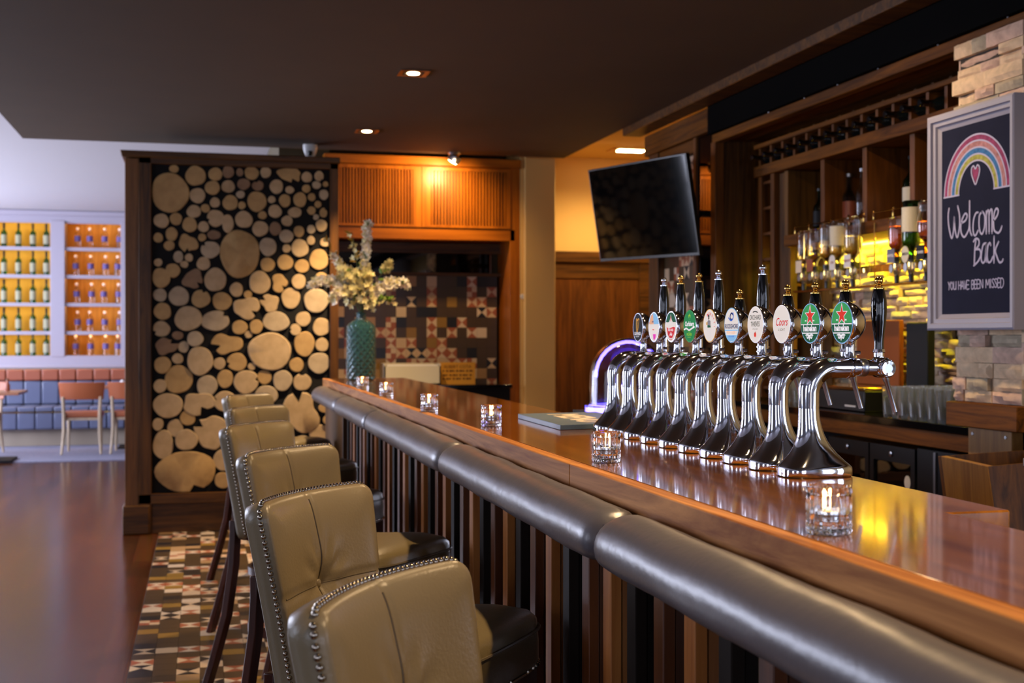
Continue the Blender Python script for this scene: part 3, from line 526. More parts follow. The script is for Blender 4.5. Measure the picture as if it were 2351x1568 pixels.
# ================================================================ BAR STOOLS  (local +X faces the bar)
def make_stool():
    r = thing('bar_stool', '', 'bar stool', (0, 0, 0), 0, 'leather bar stools along the bar')
    W, Z0, Z1 = .41, .615, 1.013
    def bk(u, v, off):
        # u across -1..1, v up 0..1; off = distance in front of the back sheet
        y = u*W/2*(1-.18*(1-v)); z = Z0+(Z1-Z0)*v
        x = -.165-.05*v-.012*v*v+.038*u*u
        return Vector((x+off, y, z+off*.22))
    def edge(u, v):
        # rounded corners of the outline
        a, b = abs(u), abs(2*v-1); rr = .16; cu, cv = 1-rr, 1-rr*W/(Z1-Z0)
        if a > cu and b > cv:
            p, q = (a-cu)/(1-cu), (b-cv)/(1-cv); d = math.hypot(p, q); m = max(p, q)
            if d > 0: p, q = p*m/d, q*m/d
            u = math.copysign(cu+p*(1-cu), u); v = .5+math.copysign(cv+q*(1-cv), 2*v-1)/2
        return u, v
    def front(s, t):
        u, v = edge(2*s-1, t); e = min(1-abs(2*s-1), 1-abs(2*t-1)); puff = .017*(1-math.exp(-e*7))
        du, dv = (2*s-1), (t-.52)*1.7; dd = math.hypot(du, dv)
        puff -= .016*math.exp(-(dd/.13)**2)
        puff -= .0045*math.exp(-(du/.03)**2)+.0045*math.exp(-(dv/.03)**2)
        puff += .003*math.sin(math.atan2(dv, du)*9)*math.exp(-((dd-.28)/.16)**2)
        return bk(u, v, .050+puff)
    def back(s, t):
        u, v = edge(2*s-1, t); e = min(1-abs(2*s-1), 1-abs(2*t-1)); return bk(u, v, -.012*(1-math.exp(-e*9)))
    g = G(); N1, N2 = 44, 40; g.grid(front, N1, N2); nb = len(g.V); g.grid(back, N1, N2)
    w = N1+1; ring = [i for i in range(N1)]+[j*w+N1 for j in range(N2)]+[N2*w+N1-i for i in range(N1)]+[(N2-j)*w for j in range(N2)]
    k = len(ring); o = len(g.V); mid = []
    for i in ring:
        a, b = Vector(g.V[i]), Vector(g.V[nb+i]); c = bk(0, .5, .025); d = (a+b)/2; n_ = Vector((0, d.y, d.z-.857)).normalized()
        mid.append(d+n_*.005)
    g.V += [tuple(p) for p in mid]
    for i in range(k):
        j = (i+1) % k
        g.F += [(ring[i], ring[j], o+j, o+i), (o+i, o+j, nb+ring[j], nb+ring[i])]; g.I += [0, 0]
    bo = build('backrest', g, 'tan', r, smooth=80)
    s = G()
    for tt in (0, 1):
        pts = []
        for q in range(31):
            a = .04+.92*q/30
            p = front(.5, a) if tt else front(a, .52); pts.append(p+Vector((.0008, 0, .0002)))
        s.tube(pts, .0018, 6)
    build('seam', s, 'tanseam', bo)
    build('button', G().sph(front(.5, .52)+Vector((.004, 0, .001)), .011, 14, (.55, 1, 1)), 'tan', bo)
    nl = G()
    outl = [(-1, v) for v in [i/33 for i in range(1, 33)]]+[(u, 1) for u in [-.95+1.9*i/37 for i in range(38)]]+[(1, v) for v in [i/33 for i in range(32, 0, -1)]]
    for u, v in outl:
        uu, vv = edge(u*.999, v*.999); p = bk(uu, vv, .038); d = Vector((0, p.y, p.z-.86)); d.x = 0; d.normalize()
        if abs(u) == 1 and v < .93: d = Vector((0, math.copysign(1, u), 0))
        elif v == 1: d = Vector((0, 0, 1))
        nl.sph(p+d*.0042, .0054, 10)
    nl.tube([bk(*edge(u*.999, v*.999), .038) for u, v in outl], .0014, 6)
    build('nailhead_trim', nl, 'pewter', bo)
    # seat cushion
    def seat_xy(a, q):
        c, s_ = math.cos(a), math.sin(a); e = .42; x = .220*math.copysign(abs(c)**e, c); y = .190*math.copysign(abs(s_)**e, s_)
        y *= 1+.24*(x/.22)
        return x*q+.076, y*q
    g = G(); rings = [(.98, .665), (1.0, .68), (1.0, .72), (.985, .748), (.93, .762), (.75, .776), (.45, .784), (.15, .787)]; n = 48; vs = []
    for q, z in rings:
        for k in range(n):
            x, y = seat_xy(2*math.pi*k/n, q); vs.append((x, y, z+.012*(x/.2 if x > 0 else 0)*(1 if z > .74 else 0)))
    m = len(rings); g._add(vs, [(i*n+k, i*n+(k+1) % n, (i+1)*n+(k+1) % n, (i+1)*n+k) for i in range(m-1) for k in range(n)]+[tuple(range(n))[::-1], tuple((m-1)*n+k for k in range(n))])
    so = build('seat', g, 'seatleather', r, smooth=60)
    g = G().tube([(*seat_xy(2*math.pi*k/64, 1.005), .747) for k in range(64)], .0035, 6, closed=True); build('piping', g, 'tanseam', so)
    g = G()
    for k in range(72):
        x, y = seat_xy(2*math.pi*k/72, 1.0)
        if x > -.10: g.sph((x, y, .674), .0048, 6)
    g.tube([(*seat_xy(2*math.pi*k/72, .998), .674) for k in range(72)], .002, 6, closed=True)
    build('nailhead_trim', g, 'pewter', so)
    g = G().prism([(-.14, -.14), (.27, -.20), (.27, .20), (-.14, .14)], .61, .668); build('apron', g, 'stoolleg', r, bevel=.004)
    for sy in (-1, 1):
        g = G().sweep([(-.013, -.019), (.013, -.019), (.013, .019), (-.013, .019)], [(-.160, sy*.140, .68), (-.157, sy*.143, .62), (-.158, sy*.150, .52), (-.175, sy*.168, .34), (-.215, sy*.194, .16), (-.265, sy*.205, 0)], (0, sy, .01))
        build('leg', g, 'stoolleg', r, bevel=.003)
        g = G().sweep([(-.016, -.016), (.016, -.016), (.016, .016), (-.016, .016)], [(.225, sy*.165, .64), (.235, sy*.175, .4), (.25, sy*.19, 0)], (0, 1, 0))
        build('leg', g, 'stoolleg', r, bevel=.003)
    g = G().sweep([(-.008, -.017), (.008, -.017), (.008, .017), (-.008, .017)], [(.03+.185*math.cos(2*math.pi*k/48), .180*math.sin(2*math.pi*k/48), .29) for k in range(48)], (0, 0, 1), closed=True)
    build('footrest_ring', g, 'stoolleg', r)
    return r
STOOLS = [(0.37, 1.551, -0.653), (0.353, 2.542, -0.668), (0.365, 3.558, -0.75), (0.331, 4.672, -0.663), (0.373, 5.817, -0.733), (0.379, 7.092, -0.688)]
SL = ['tan leather bar stool nearest the camera, its back cut off by the bottom edge', 'tan leather bar stool second from the camera with buttoned back clearly showing',
      'tan leather bar stool third from the camera, behind the buttoned one', 'tan leather bar stool fourth from the camera with narrow visible back',
      'tan leather bar stool fifth from the camera in front of the log partition', 'shadowed olive bar stool farthest away, beside the log partition']
st0 = make_stool()
for i, (x, y, a) in enumerate(STOOLS):
    o = st0 if i == 0 else dup(st0, (x, y, 0), a)
    o.location = (x, y, 0); o.rotation_euler = (0, 0, a); o['label'] = SL[i]
# ================================================================ BEER TAPS  (local +X points to the staff side)
def tap_parts(r, tall, chromeball):
    g = G(); vs = []; n = 40
    def sect(cx, z, hx, hy, e):
        for k in range(n):
            a = 2*math.pi*k/n; c, s_ = math.cos(a), math.sin(a)
            vs.append((cx+hx*math.copysign(abs(c)**e, c), hy*math.copysign(abs(s_)**e, s_), z))
    SE = [(0, .0, .064, .041, .6), (0, .002, .0665, .042, .6), (0, .012, .0665, .042, .6), (0, .0165, .0655, .0415, .6), (-.0005, .0205, .0625, .040, .64), (-.001, .026, .057, .038, .7), (-.002, .034, .049, .0355, .76), (-.003, .043, .041, .032, .82), (-.0045, .053, .0340, .0285, .88), (-.006, .064, .0285, .0255, .94), (-.0075, .076, .0242, .0232, 1), (-.009, .089, .0212, .0208, 1), (-.0103, .103, .0194, .0192, 1), (-.011, .122, .0183, .0183, 1)]
    for s_ in SE: sect(*s_)
    m = len(SE); g._add(vs, [(i*n+k, i*n+(k+1) % n, (i+1)*n+(k+1) % n, (i+1)*n+k) for i in range(m-1) for k in range(n)]+[tuple(range(n))[::-1]])
    pts = [(-.011, 0, .122)]; c = (.0345, .1495); R_ = .0455
    for k in range(0, 13):
        a = R(180-7.5*k); pts.append((c[0]+R_*math.cos(a), 0, c[1]+R_*math.sin(a)))
    pts += [(.05, 0, .195), (.064, 0, .195)]
    g.tube(pts, [.0185]+[.0190+.0014*math.sin(math.pi*k/12) for k in range(13)]+[.0188, .0186], 32, up=(0, 1, 0))
    co = build('column', g, 'chrome', r, smooth=50)
    g = G().lathe([(.0195, .064), (.0195, .068), (.0155, .069), (.0155, .072), (.018, .0725), (.018, .077), (.0145, .078), (.0145, .088), (.0148, .102), (.0148, .122), (.012, .124)], (0, 0, .195), 28, 'x'); sh = build('faucet_shank', g, 'chrome', r)
    build('collar', G().lathe([(.0158, .088), (.0165, .089), (.0165, .101), (.0158, .102)], (0, 0, .195), 28, 'x'), 'satin', sh)
    g = G().lathe([(.010, -.021), (.0155, -.020), (.0175, -.017), (.0175, .017), (.0155, .020)], (.137, 0, .1935), 28, 'y').sph((.137, 0, .198), .0165, 20); fb = build('faucet_body', g, 'chrome', r)
    build('end_cap', G().lathe([(.0085, -.0215), (.0085, -.0228), (.0135, -.0232), (.0148, -.0222), (.0148, -.0205)], (.137, 0, .1935), 28, 'y'), 'chrome', fb); build('cap_disc', G().lathe([(.0082, -.0222), (.0082, -.0212)], (.137, 0, .1935), 24, 'y'), 'satin', fb)
    build('lever_fork', G().box(.1245, -.0095, .203, .1355, .0095, .2165).box(.136, -.006, .198, .1475, .006, .213), 'chrome', fb, bevel=.002)
    g = G(); g.T = Matrix.Translation((.142, 0, .182)) @ Matrix.Rotation(R(-17), 4, 'Y'); g.lathe([(.0062, 0), (.0062, -.012), (.0048, -.014), (.0048, -.072), (.004, -.072), (.004, -.05)], seg=16); build('spout', g, 'satin', r)
    dz = .05 if tall else 0
    lev = [(.0165, .201), (.0135, .209), (.0095, .214), (.0095, .222+dz*.5), (.0115, .2235+dz), (.0105, .2285+dz)]
    if tall and chromeball: lev = [(.0165, .201), (.0125, .207), (.0125, .217), (.0145, .2175), (.0145, .2205), (.0125, .221), (.0125, .227), (.0145, .2275), (.0145, .2305), (.0125, .231), (.0125, .2735), (.0105, .2785)]
    build('lever', G().lathe(lev, (.130, 0, 0), 24), 'chrome', r)
    H = [(.0088, .2285), (.0084, .238), (.0098, .255), (.0128, .278), (.0145, .298), (.0138, .318), (.0108, .334), (.0092, .3385)]
    if tall: H = [(.0095, .2785), (.0118, .297), (.0138, .318), (.0141, .336), (.0125, .36), (.0102, .378), (.0086, .3885)]
    ha = build('handle', G().lathe(H, (.130, 0, 0), 28), 'gloss', r)
    zt = H[-1][1]
    g = G().lathe([(.0100, zt), (.0100, zt+.002), (.0055, zt+.0035), (.0052, zt+.005), (.007, zt+.006), (.0045, zt+.008), (.004, zt+.010)], (.130, 0, 0), 20).sph((.130, 0, zt+.0155), .0078, 18)
    build('finial', g, 'chrome' if chromeball else 'brass', ha)
    g = G().lathe([(.0105, .212), (.0095, .216), (.0082, .226), (.0082, .238), (.010, .244)], (.072, 0, 0), 20)
    g.lathe([(.004, -.0), (.004, .012)], (.079, 0, .222), 10, 'x'); build('badge_stem', g, 'chrome', r)
    g = G().lathe([(.0385, .0555), (.0400, .057), (.0400, .061), (.0372, .072), (.031, .083), (.022, .091), (.010, .0955), (.001, .0965)], (0, 0, .277), 40, 'x'); le = build('badge_housing', g, 'chrome', r, smooth=60)
    return le
def face(le, base, rim, shapes):
    # a round backlit badge: base disc, then printed shapes laid on it in thin layers
    g = G(); x = .0550; cz = .277; mats = [base, rim]; lay = [0]
    fn = lambda u, v: (x-.00012*lay[0], -u, cz+v)
    circ = lambda r, u0=0, v0=0, n=40, a0=0, a1=360: [(u0+r*math.cos(R(a0+(a1-a0)*k/n)), v0+r*math.sin(R(a0+(a1-a0)*k/n))) for k in range(n)]
    g.m = 1; g.poly([fn(*p) for p in circ(.0384)]); lay[0] = 1; g.m = 0; g.poly([fn(*p) for p in circ(.0366)])
    for sh in shapes:
        lay[0] += 1; kind, mat = sh[0], sh[1]
        if mat not in mats: mats.append(mat)
        g.m = mats.index(mat)
        if kind == 'poly': g.poly([fn(p*.0366, q*.0366) for p, q in sh[2]])
        elif kind == 'disc': g.poly([fn(p, q) for p, q in circ(sh[2]*.0366, sh[3]*.0366, sh[4]*.0366, 24)])
        elif kind == 'cap':   # part of the disc above / below a line
            v0, v1 = sh[2]*.0366, sh[3]*.0366; L, Rr = [], []
            for k in range(13):
                v = v0+(v1-v0)*k/12; h = math.sqrt(max(.0365**2-v*v, 0)); L.append((-h, v)); Rr.append((h, v))
            g.poly([fn(*p) for p in L+Rr[::-1]])
        elif kind == 'text':
            _, _, tx, size, u, v = sh[:6]; kw = sh[6] if len(sh) > 6 else {}
            arc = kw.pop('arc', None) if kw else None
            text_geo(g, tx, size*.0366, lambda a, b: fn(a+u*.0366, b+v*.0366), **kw)
        elif kind == 'line': stroke(g, [(p*.0366, q*.0366) for p, q in sh[2]], sh[3]*.0366, fn)
        elif kind == 'arctext':
            _, _, tx, size, rad, a0, a1 = sh
            for i, ch in enumerate(tx):
                a = R(a0+(a1-a0)*i/(len(tx)-1)); co, si = math.cos(a-math.pi/2), math.sin(a-math.pi/2)
                text_geo(g, ch, size*.0366, lambda p, q: fn(rad*.0366*math.cos(a)+p*co-q*si, rad*.0366*math.sin(a)+p*si+q*co), bold=.02)
    return build('badge', g, [BM[m] for m in mats], le, smooth=0, recalc=False)
def bm_(n, c, e=.3): return plain('badge_'+n, c, .6, emit=e, spec=.08)
BM = dict(ivory=bm_('ivory', 'f4eee2'), white=bm_('white', 'ffffff'), black=bm_('black', '0a0a12', .05), green=bm_('green', '0a8a45'), lgreen=bm_('light_green', '3aa85a'), dgreen=bm_('dark_green', '0a5a3a'), lime=bm_('lime', '9ad62a'), red=bm_('red', 'd8202a'), star=bm_('star_red', 'e8361c'), gold=bm_('gold', 'e0a83a'), navy=bm_('navy', '16286a'), blue=bm_('blue', '2a64c8'), sky=bm_('sky', '8ec8f0'), peach=bm_('peach', 'f0b48a'), pink=bm_('pink', 'f040c0'), silver=plain('badge_rim', 'd0d4dc', .15, 1), grey=bm_('grey', '8a8a90'), brown=bm_('brown', '5a4028', .2))
star = [(math.sin(R(36*k))*(1 if k % 2 == 0 else .40)*.50, .38+math.cos(R(36*k))*(1 if k % 2 == 0 else .40)*.50) for k in range(10)]
starb = [(p*1.22, .38+(q-.38)*1.22) for p, q in star]
HEIN = [('cap', 'lgreen', -.02, .99), ('poly', 'white', starb), ('poly', 'star', star), ('cap', 'white', -.09, -.04), ('cap', 'dgreen', -.45, -.09), ('text', 'white', 'heineken', .46, 0, -.27, dict(bold=.035, sx=.88)), ('cap', 'white', -.54, -.49),
        ('poly', 'white', [(-.52, .1), (-.36, .1), (-.36, .17), (-.52, .17)]), ('poly', 'white', [(.36, .1), (.52, .1), (.52, .17), (.36, .17)]),
        ('disc', 'white', .13, -.2, -.68), ('disc', 'white', .13, .2, -.68), ('poly', 'white', [(-.14, -.62), (.14, -.62), (0, -.92)]), ('line', 'white', [(-.4, -.62), (-.2, -.58), (0, -.62), (.2, -.58), (.4, -.62)], .05), ('disc', 'dgreen', .04, -.2, -.68), ('disc', 'dgreen', .04, .2, -.68)]
BADGES = [
 ('black', 'silver', [('line', 'gold', [(-.25, .62), (-.30, .2), (-.22, -.25), (-.05, -.30)], .10), ('line', 'gold', [(-.25, .62), (-.05, .50), (.12, .62), (.28, .58)], .09), ('line', 'gold', [(.28, .58), (.18, .1), (-.05, -.30)], .06), ('line', 'gold', [(-.12, .5), (-.12, -.2)], .03), ('line', 'gold', [(.02, .5), (-.02, -.2)], .03), ('line', 'gold', [(.12, .5), (.03, -.2)], .03),
   ('text', 'white', 'GUINNESS', .30, 0, -.46, dict(bold=.02, sx=.95)), ('text', 'white', 'DRAUGHT', .16, 0, -.66)]),
 ('ivory', 'silver', [('cap', 'sky', .2, .99), ('poly', 'peach', [(-.95, .2), (-.6, .75), (-.15, .95), (.0, .2)]), ('poly', 'pink', [(-.15, -.5), (.45, -.5), (.4, -.75), (.1, -.95), (-.05, -.85)]), ('line', 'red', [(-.2, -.18), (.1, -.2)], .06), ('disc', 'navy', .06, -.25, .36), ('disc', 'navy', .06, -.08, .38)]),
 ('ivory', 'silver', [('cap', 'dgreen', .30, .96), ('poly', 'ivory', [(-.4, .28), (-.12, .5), (0, .85), (.12, .5), (.4, .28)]), ('line', 'red', [(0, .4), (0, .65)], .1), ('poly', 'red', [(-.78, -.02), (-.4, -.14), (0, -.08), (.5, -.02), (.80, -.06), (.6, -.5), (.25, -.78), (-.2, -.78), (-.55, -.55)]), ('text', 'white', 'IRISH RED', .22, 0, -.24, dict(bold=.02)), ('text', 'white', 'Ale', .34, .02, -.52, dict(bold=.02, shear=.3)), ('line', 'red', [(-.25, -.85), (0, -.9), (.25, -.85)], .04)]),
 ('green', 'lgreen', [('line', 'lime', [(-.12, .55), (-.14, .72), (-.05, .66), (0, .80), (.05, .66), (.14, .72), (.12, .55)], .06), ('text', 'lime', '.....', .2, 0, .50), ('text', 'white', 'Carlsberg', .42, 0, .14, dict(bold=.03, shear=.12, sx=.92)), ('line', 'white', [(-.88, -.22), (-.5, -.14), (-.05, -.26), (.4, -.16), (.85, -.06)], .10), ('text', 'lime', 'PILSNER', .24, 0, -.55, dict(bold=.02)), ('text', 'lime', '4.2%', .2, 0, -.37), ('text', 'lime', 'COPENHAGEN', .09, 0, -.73)]),
 ('ivory', 'gold', [('arctext', 'red', 'MORETTI', .26, .74, 115, -5), ('disc', 'brown', .10, -.12, .48), ('poly', 'black', [(-.25, .56), (.02, .56), (-.06, .70), (-.18, .70)]), ('poly', 'grey', [(-.3, -.1), (.18, -.1), (.16, .3), (-.12, .38), (-.3, .28)]), ('poly', 'dgreen', [(-.3, -.12), (.2, -.12), (.2, .0), (-.3, .05)]), ('poly', 'gold', [(-.48, .05), (-.3, .05), (-.3, .26), (-.48, .2)])]),
 ('ivory', 'sky', [('line', 'navy', [(.25, .62), (.0, .72), (-.18, .55), (-.12, .36), (.12, .34)], .11), ('line', 'blue', [(.22, .74), (.30, .55), (.18, .36), (-.08, .28), (-.4, .44)], .09), ('text', 'navy', 'ROCKSHORE', .38, 0, -.08, dict(bold=.02, sx=.85)), ('cap', 'sky', -.96, -.60), ('cap', 'sky', -.34, -.27), ('text', 'peach', 'IRISH LAGER', .24, 0, -.45, dict(sx=.9)), ('text', 'blue', 'COOL & CRISP', .13, 0, -.68)]),
 ('ivory', 'white', [('line', 'black', [(-.3, .72), (0, .76), (.3, .70)], .06), ('text', 'black', 'ORCHARD', .40, 0, .40, dict(sx=.78)), ('text', 'black', 'THIEVES', .40, 0, .02, dict(sx=.80)), ('text', 'grey', 'APPLE CIDER', .12, 0, -.26), ('disc', 'star', .14, 0, -.58), ('line', 'brown', [(0, -.5), (.05, -.4)], .04)]),
 ('ivory', 'white', [('text', 'red', 'Coors', .62, 0, .10, dict(shear=.35, sx=.9, bold=.01)), ('text', 'black', 'L I G H T', .20, .02, -.32, dict(shear=.2))]),
 ('dgreen', 'sky', HEIN), ('dgreen', 'sky', HEIN)]
TLAB = ['chrome swan-neck beer tap with a black badge showing a gold harp', 'chrome swan-neck beer tap with a white, peach and pink badge', 'chrome swan-neck beer tap with a white badge and red ale panel', 'chrome swan-neck beer tap with an all green pilsner badge',
        'chrome swan-neck beer tap with a cream badge showing a small man in a hat', 'chrome swan-neck beer tap with a white badge and blue wave', 'chrome swan-neck beer tap with a white cider badge and tiny red apple', 'chrome swan-neck beer tap with a plain white badge and red script',
        'chrome swan-neck beer tap with green red-star badge, second from the near end', 'chrome swan-neck beer tap with green red-star badge at the near end of the row']
TAPY = [3.145, 3.0228, 2.9006, 2.7784, 2.6562, 2.534, 2.4118, 2.2896, 2.1674, 2.0452]
TALL = [1, 1, 1, 1, 0, 1, 0, 0, 0, 0]; CHR = [1, 0, 0, 1, 0, 1, 0, 0, 0, 0]
for i, y in enumerate(TAPY):
    r = thing('beer_tap', TLAB[i], 'beer tap', (0, 0, 0), 0, 'chrome beer taps along the bar')
    face(tap_parts(r, TALL[i], CHR[i]), *BADGES[i])
    r.location = (1.075+.0035*(y-2.09), y, 1.1003)
# ================================================================ ON THE BAR
def make_candle():
    r = thing('candle_holder', '', 'candle holder', (0, 0, 0), 0, 'tealight glasses on the bar')
    g = G(); seg = 72; prof = [(.0255, .0005), (.0275, .001), (.0292, .004), (.0292, .008), (.0282, .0092), (.0292, .0105), (.0292, .0165), (.0280, .018), (.0292, .0195), (.0292, .0245), (.0278, .026), (.0290, .029), (.0290, .048), (.0278, .0505), (.0296, .053), (.0296, .058), (.0286, .0605), (.0268, .0605), (.0252, .058), (.0250, .030), (.0246, .018), (.0235, .0165), (.001, .0165)]
    vs = []
    for i, (q, z) in enumerate(prof):
        for k in range(seg):
            a = 2*math.pi*k/seg; f = q-(.0026*(1-abs(math.sin(a*8))) if 1 < i < 16 else 0); vs.append((f*math.cos(a), f*math.sin(a), z))
    m = len(prof); g._add(vs, [(i*seg+k, i*seg+(k+1) % seg, (i+1)*seg+(k+1) % seg, (i+1)*seg+k) for i in range(m-1) for k in range(seg)]+[tuple(range(seg))[::-1], tuple((m-1)*seg+k for k in range(seg))])
    build('glass', g, 'clear', r, smooth=40); return r
def make_tealight():
    r = thing('tealight', '', 'candle', (0, 0, 0), 0, 'lit tealights in the glasses')
    build('cup', G().lathe([(.0185, 0), (.0188, .013), (.0182, .013), (.018, .011)], seg=28), 'foil', r)
    build('wax', G().lathe([(.0179, .001), (.0179, .0112), (.002, .0108)], seg=24), 'wax', r)
    build('wick', G().tube([(0, 0, .010), (.0004, 0, .0165)], .0006, 6), 'matblack', r)
    build('flame', G().lathe([(.0008, .0145), (.0024, .017), (.0026, .019), (.0016, .0235), (.0003, .028)], seg=14), 'flame', r)
    return r
CL = ['beside the tall flower vase', 'second from the far end of the bar', 'third from the far end of the bar', 'on the bar left of the blue-grey board', 'by the foot of the farthest beer taps', 'nearest the camera on the bar']
CP = [(.758, 6.02), (.760, 5.24), (.745, 4.13), (.792, 3.41), (.789, 2.375), (.778, 1.442)]
c0, t0 = make_candle(), make_tealight()
for i, (x, y) in enumerate(CP):
    o = c0 if i == 0 else dup(c0, (0, 0, 0)); o.location = (x, y, 1.1003); o['label'] = 'ribbed clear glass candle holder ' + CL[i]
    o = t0 if i == 0 else dup(t0, (0, 0, 0)); o.location = (x, y, 1.1003+.0168); o['label'] = 'lit tealight inside the glass holder ' + CL[i]
    l = bpy.data.lights.new('candle_light', 'POINT'); l.energy = .12; l.color = (1, .55, .2); l.shadow_soft_size = .004
    lo = bpy.data.objects.new('candle_light', l); COL.objects.link(lo); lo.parent = o; lo.location = (0, 0, .036)
# board with raised letters
t = thing('bar_board', 'blue-grey slab with raised cream letters lying on the bar by the taps', 'board', (1.06, 3.45, 1.1003))
build('slab', G().prism([(.948, 3.715), (.938, 3.215), (1.185, 3.27), (1.215, 3.76)], 1.1005, 1.1145), 'matblue', t, bevel=.001)
g = G(); fn = lambda u, v: (1.068+v, 3.48-u, 1.1150)
text_geo(g, 'MENU', .135, fn, bold=.03); build('lettering', g, 'wax', t, smooth=0, recalc=False)
# glass dome with violet light
t = thing('glass_dome', 'glass dome glowing violet behind the farthest beer taps', 'dome', (1.335, 3.93, 0))
dx, dy = 1.40, 3.98
pr = [(.146, 1.101), (.146, 1.122), (.133, 1.125), (.131, 1.218)]+[(.131*math.cos(R(a)), 1.218+.131*math.sin(R(a))) for a in range(8, 86, 7)]+[(.002, 1.349)]
inn = [(max(r-.006, .001), z-.006 if z > 1.22 else z) for r, z in pr[2:]][::-1]
build('dome', G().lathe(pr+inn, (dx, dy, 0), 48), 'dome', t)
g = G().lathe([(.124, 1.103), (.124, 1.109)], (dx, dy, 0), 40); build('base_light', g, 'ledb', t)
g = G().tube([(dx+.116*math.cos(R(a)), dy-.01, 1.218+.116*math.sin(R(a))) for a in range(0, 181, 12)], .005, 8); build('light_arch', g, 'ledb', t)
l = bpy.data.lights.new('dome_light', 'POINT'); l.energy = 1.6; l.color = (.45, .38, 1); l.shadow_soft_size = .03
lo = bpy.data.objects.new('dome_light', l); COL.objects.link(lo); lo.parent = t; lo.location = (dx-1.335, dy-3.93, 1.17)
build('stand', G().box(dx-.15, dy-.15, 0, dx+.15, dy+.15, 1.10), 'charcoal', t)
# vase and flowers
VX, VY, VZ = .913, 7.33, 1.1003
vp = [(.070, .0), (.082, .004), (.087, .015), (.087, .295), (.080, .322), (.055, .345), (.034, .358), (.029, .372), (.029, .388), (.036, .398), (.033, .398), (.026, .386), (.026, .37), (.05, .342), (.076, .318), (.083, .295), (.083, .02), (.002, .014)]
tag(build('flower_vase', G().lathe([(r, VZ+z) for r, z in vp], (VX, VY, 0), 48), 'vase'), 'tall teal diamond-cut glass vase holding white blossom on the bar', 'vase')
rf = random.Random(8)
def spray(label, tip, bend, n, size, pm, lm, leaves, name='blossom_stem', spread=.03, start=.35):
    t = thing(name, label, 'flower', (VX, VY, VZ+.03), 0, 'blossom stems in the vase')
    a0 = rf.uniform(0, 6.28); A = Vector((VX+.02*math.cos(a0), VY+.02*math.sin(a0), VZ+.03)); N = Vector((VX+.012*math.cos(a0), VY+.012*math.sin(a0), VZ+.40)); Tp = Vector(tip); B = Vector(bend)
    pts = [A, N]+[((1-u)**2)*N+2*u*(1-u)*B+u*u*Tp for u in [k/14 for k in range(1, 15)]]
    build('stem', G().tube(pts, [.0035]*2+[.003-.0018*k/14 for k in range(14)], 6), 'stem', t)
    g = G()
    for k in range(n):
        u = start+(1-start)*rf.random()**.8; q = ((1-u)**2)*N+2*u*(1-u)*B+u*u*Tp
        w = spread*(1.15-.6*u); q = q+Vector((rf.uniform(-w, w), rf.uniform(-w, w), rf.uniform(-w, w)))
        d = Vector((rf.uniform(-1, 1), rf.uniform(-1.3, .6), rf.uniform(-.5, 1))).normalized(); s1 = d.orthogonal().normalized(); s2 = d.cross(s1); s = size*rf.uniform(.7, 1.2)
        g.m = 0 if rf.random() < .75 else 1
        for p in range(5):
            a = 2*math.pi*p/5; e = s1*math.cos(a)+s2*math.sin(a); f = d.cross(e)
            g._add([q, q+e*s*.55+f*s*.36+d*s*.15, q+e*s+d*s*.42, q+e*s*.55-f*s*.36+d*s*.15], [(0, 1, 2, 3)])
        g.m = 1; g.sph(q+d*s*.12, s*.16, 6)
    build('blossoms', g, [pm, 'petal2'], t, smooth=80, recalc=False)
    if leaves:
        g = G()
        for k in range(leaves):
            u = rf.uniform(.25, 1); q = ((1-u)**2)*N+2*u*(1-u)*B+u*u*Tp
            e = Vector((rf.uniform(-1, 1), rf.uniform(-.8, .8), rf.uniform(-.1, 1))).normalized(); f = e.orthogonal().normalized(); L = rf.uniform(.035, .06)
            h = e.cross(f)*.006
            g._add([q, q+e*L*.35+f*L*.2+h, q+e*L*.7+f*L*.17+h, q+e*L, q+e*L*.7-f*L*.17+h, q+e*L*.35-f*L*.2+h, q+e*L*.5], [(0, 1, 6), (1, 2, 6), (2, 3, 6), (3, 4, 6), (4, 5, 6), (5, 0, 6)])
        build('leaves', g, lm, t, smooth=80, recalc=False)
zt = lambda d: VZ+d
spray('tall upright stem of white blossom at the top of the vase', (VX+.04, VY, zt(.93)), (VX+.02, VY, zt(.6)), 120, .024, 'petal', 'leaf', 10)
spray('leafy tip with pale yellow leaves rising above the blossom', (VX-.05, VY+.03, zt(.88)), (VX-.01, VY, zt(.6)), 14, .02, 'petal2', 'leaf2', 12, 'leafy_stem')
spray('white blossom stem leaning up to the left of the vase', (VX-.17, VY-.02, zt(.74)), (VX-.04, VY, zt(.58)), 90, .024, 'petal', 'leaf2', 16)
spray('stem with orange-green leaves at the far upper left of the bouquet', (VX-.20, VY+.02, zt(.83)), (VX-.08, VY, zt(.55)), 8, .018, 'petal2', 'leaf2', 9, 'leafy_stem')
spray('long white blossom stem drooping to the left over the log partition', (VX-.30, VY-.03, zt(.55)), (VX-.10, VY, zt(.66)), 100, .026, 'petal', 'leaf', 6, start=.3)
spray('heavy white blossom cluster hanging lowest on the left', (VX-.17, VY-.06, zt(.47)), (VX-.09, VY-.02, zt(.62)), 55, .03, 'petal', 'leaf', 3, start=.45)
spray('long white blossom stem spreading to the right', (VX+.28, VY-.03, zt(.56)), (VX+.10, VY, zt(.62)), 120, .026, 'petal', 'leaf', 6, start=.3)
spray('pale green hydrangea head on the right of the bouquet', (VX+.175, VY, zt(.69)), (VX+.06, VY, zt(.56)), 30, .026, 'petal2', 'leaf', 8, 'hydrangea_stem', start=.85)
spray('bright green leafy stem low on the right of the bouquet', (VX+.19, VY-.05, zt(.46)), (VX+.09, VY-.02, zt(.50)), 10, .02, 'petal2', 'leaf', 16, 'leafy_stem')
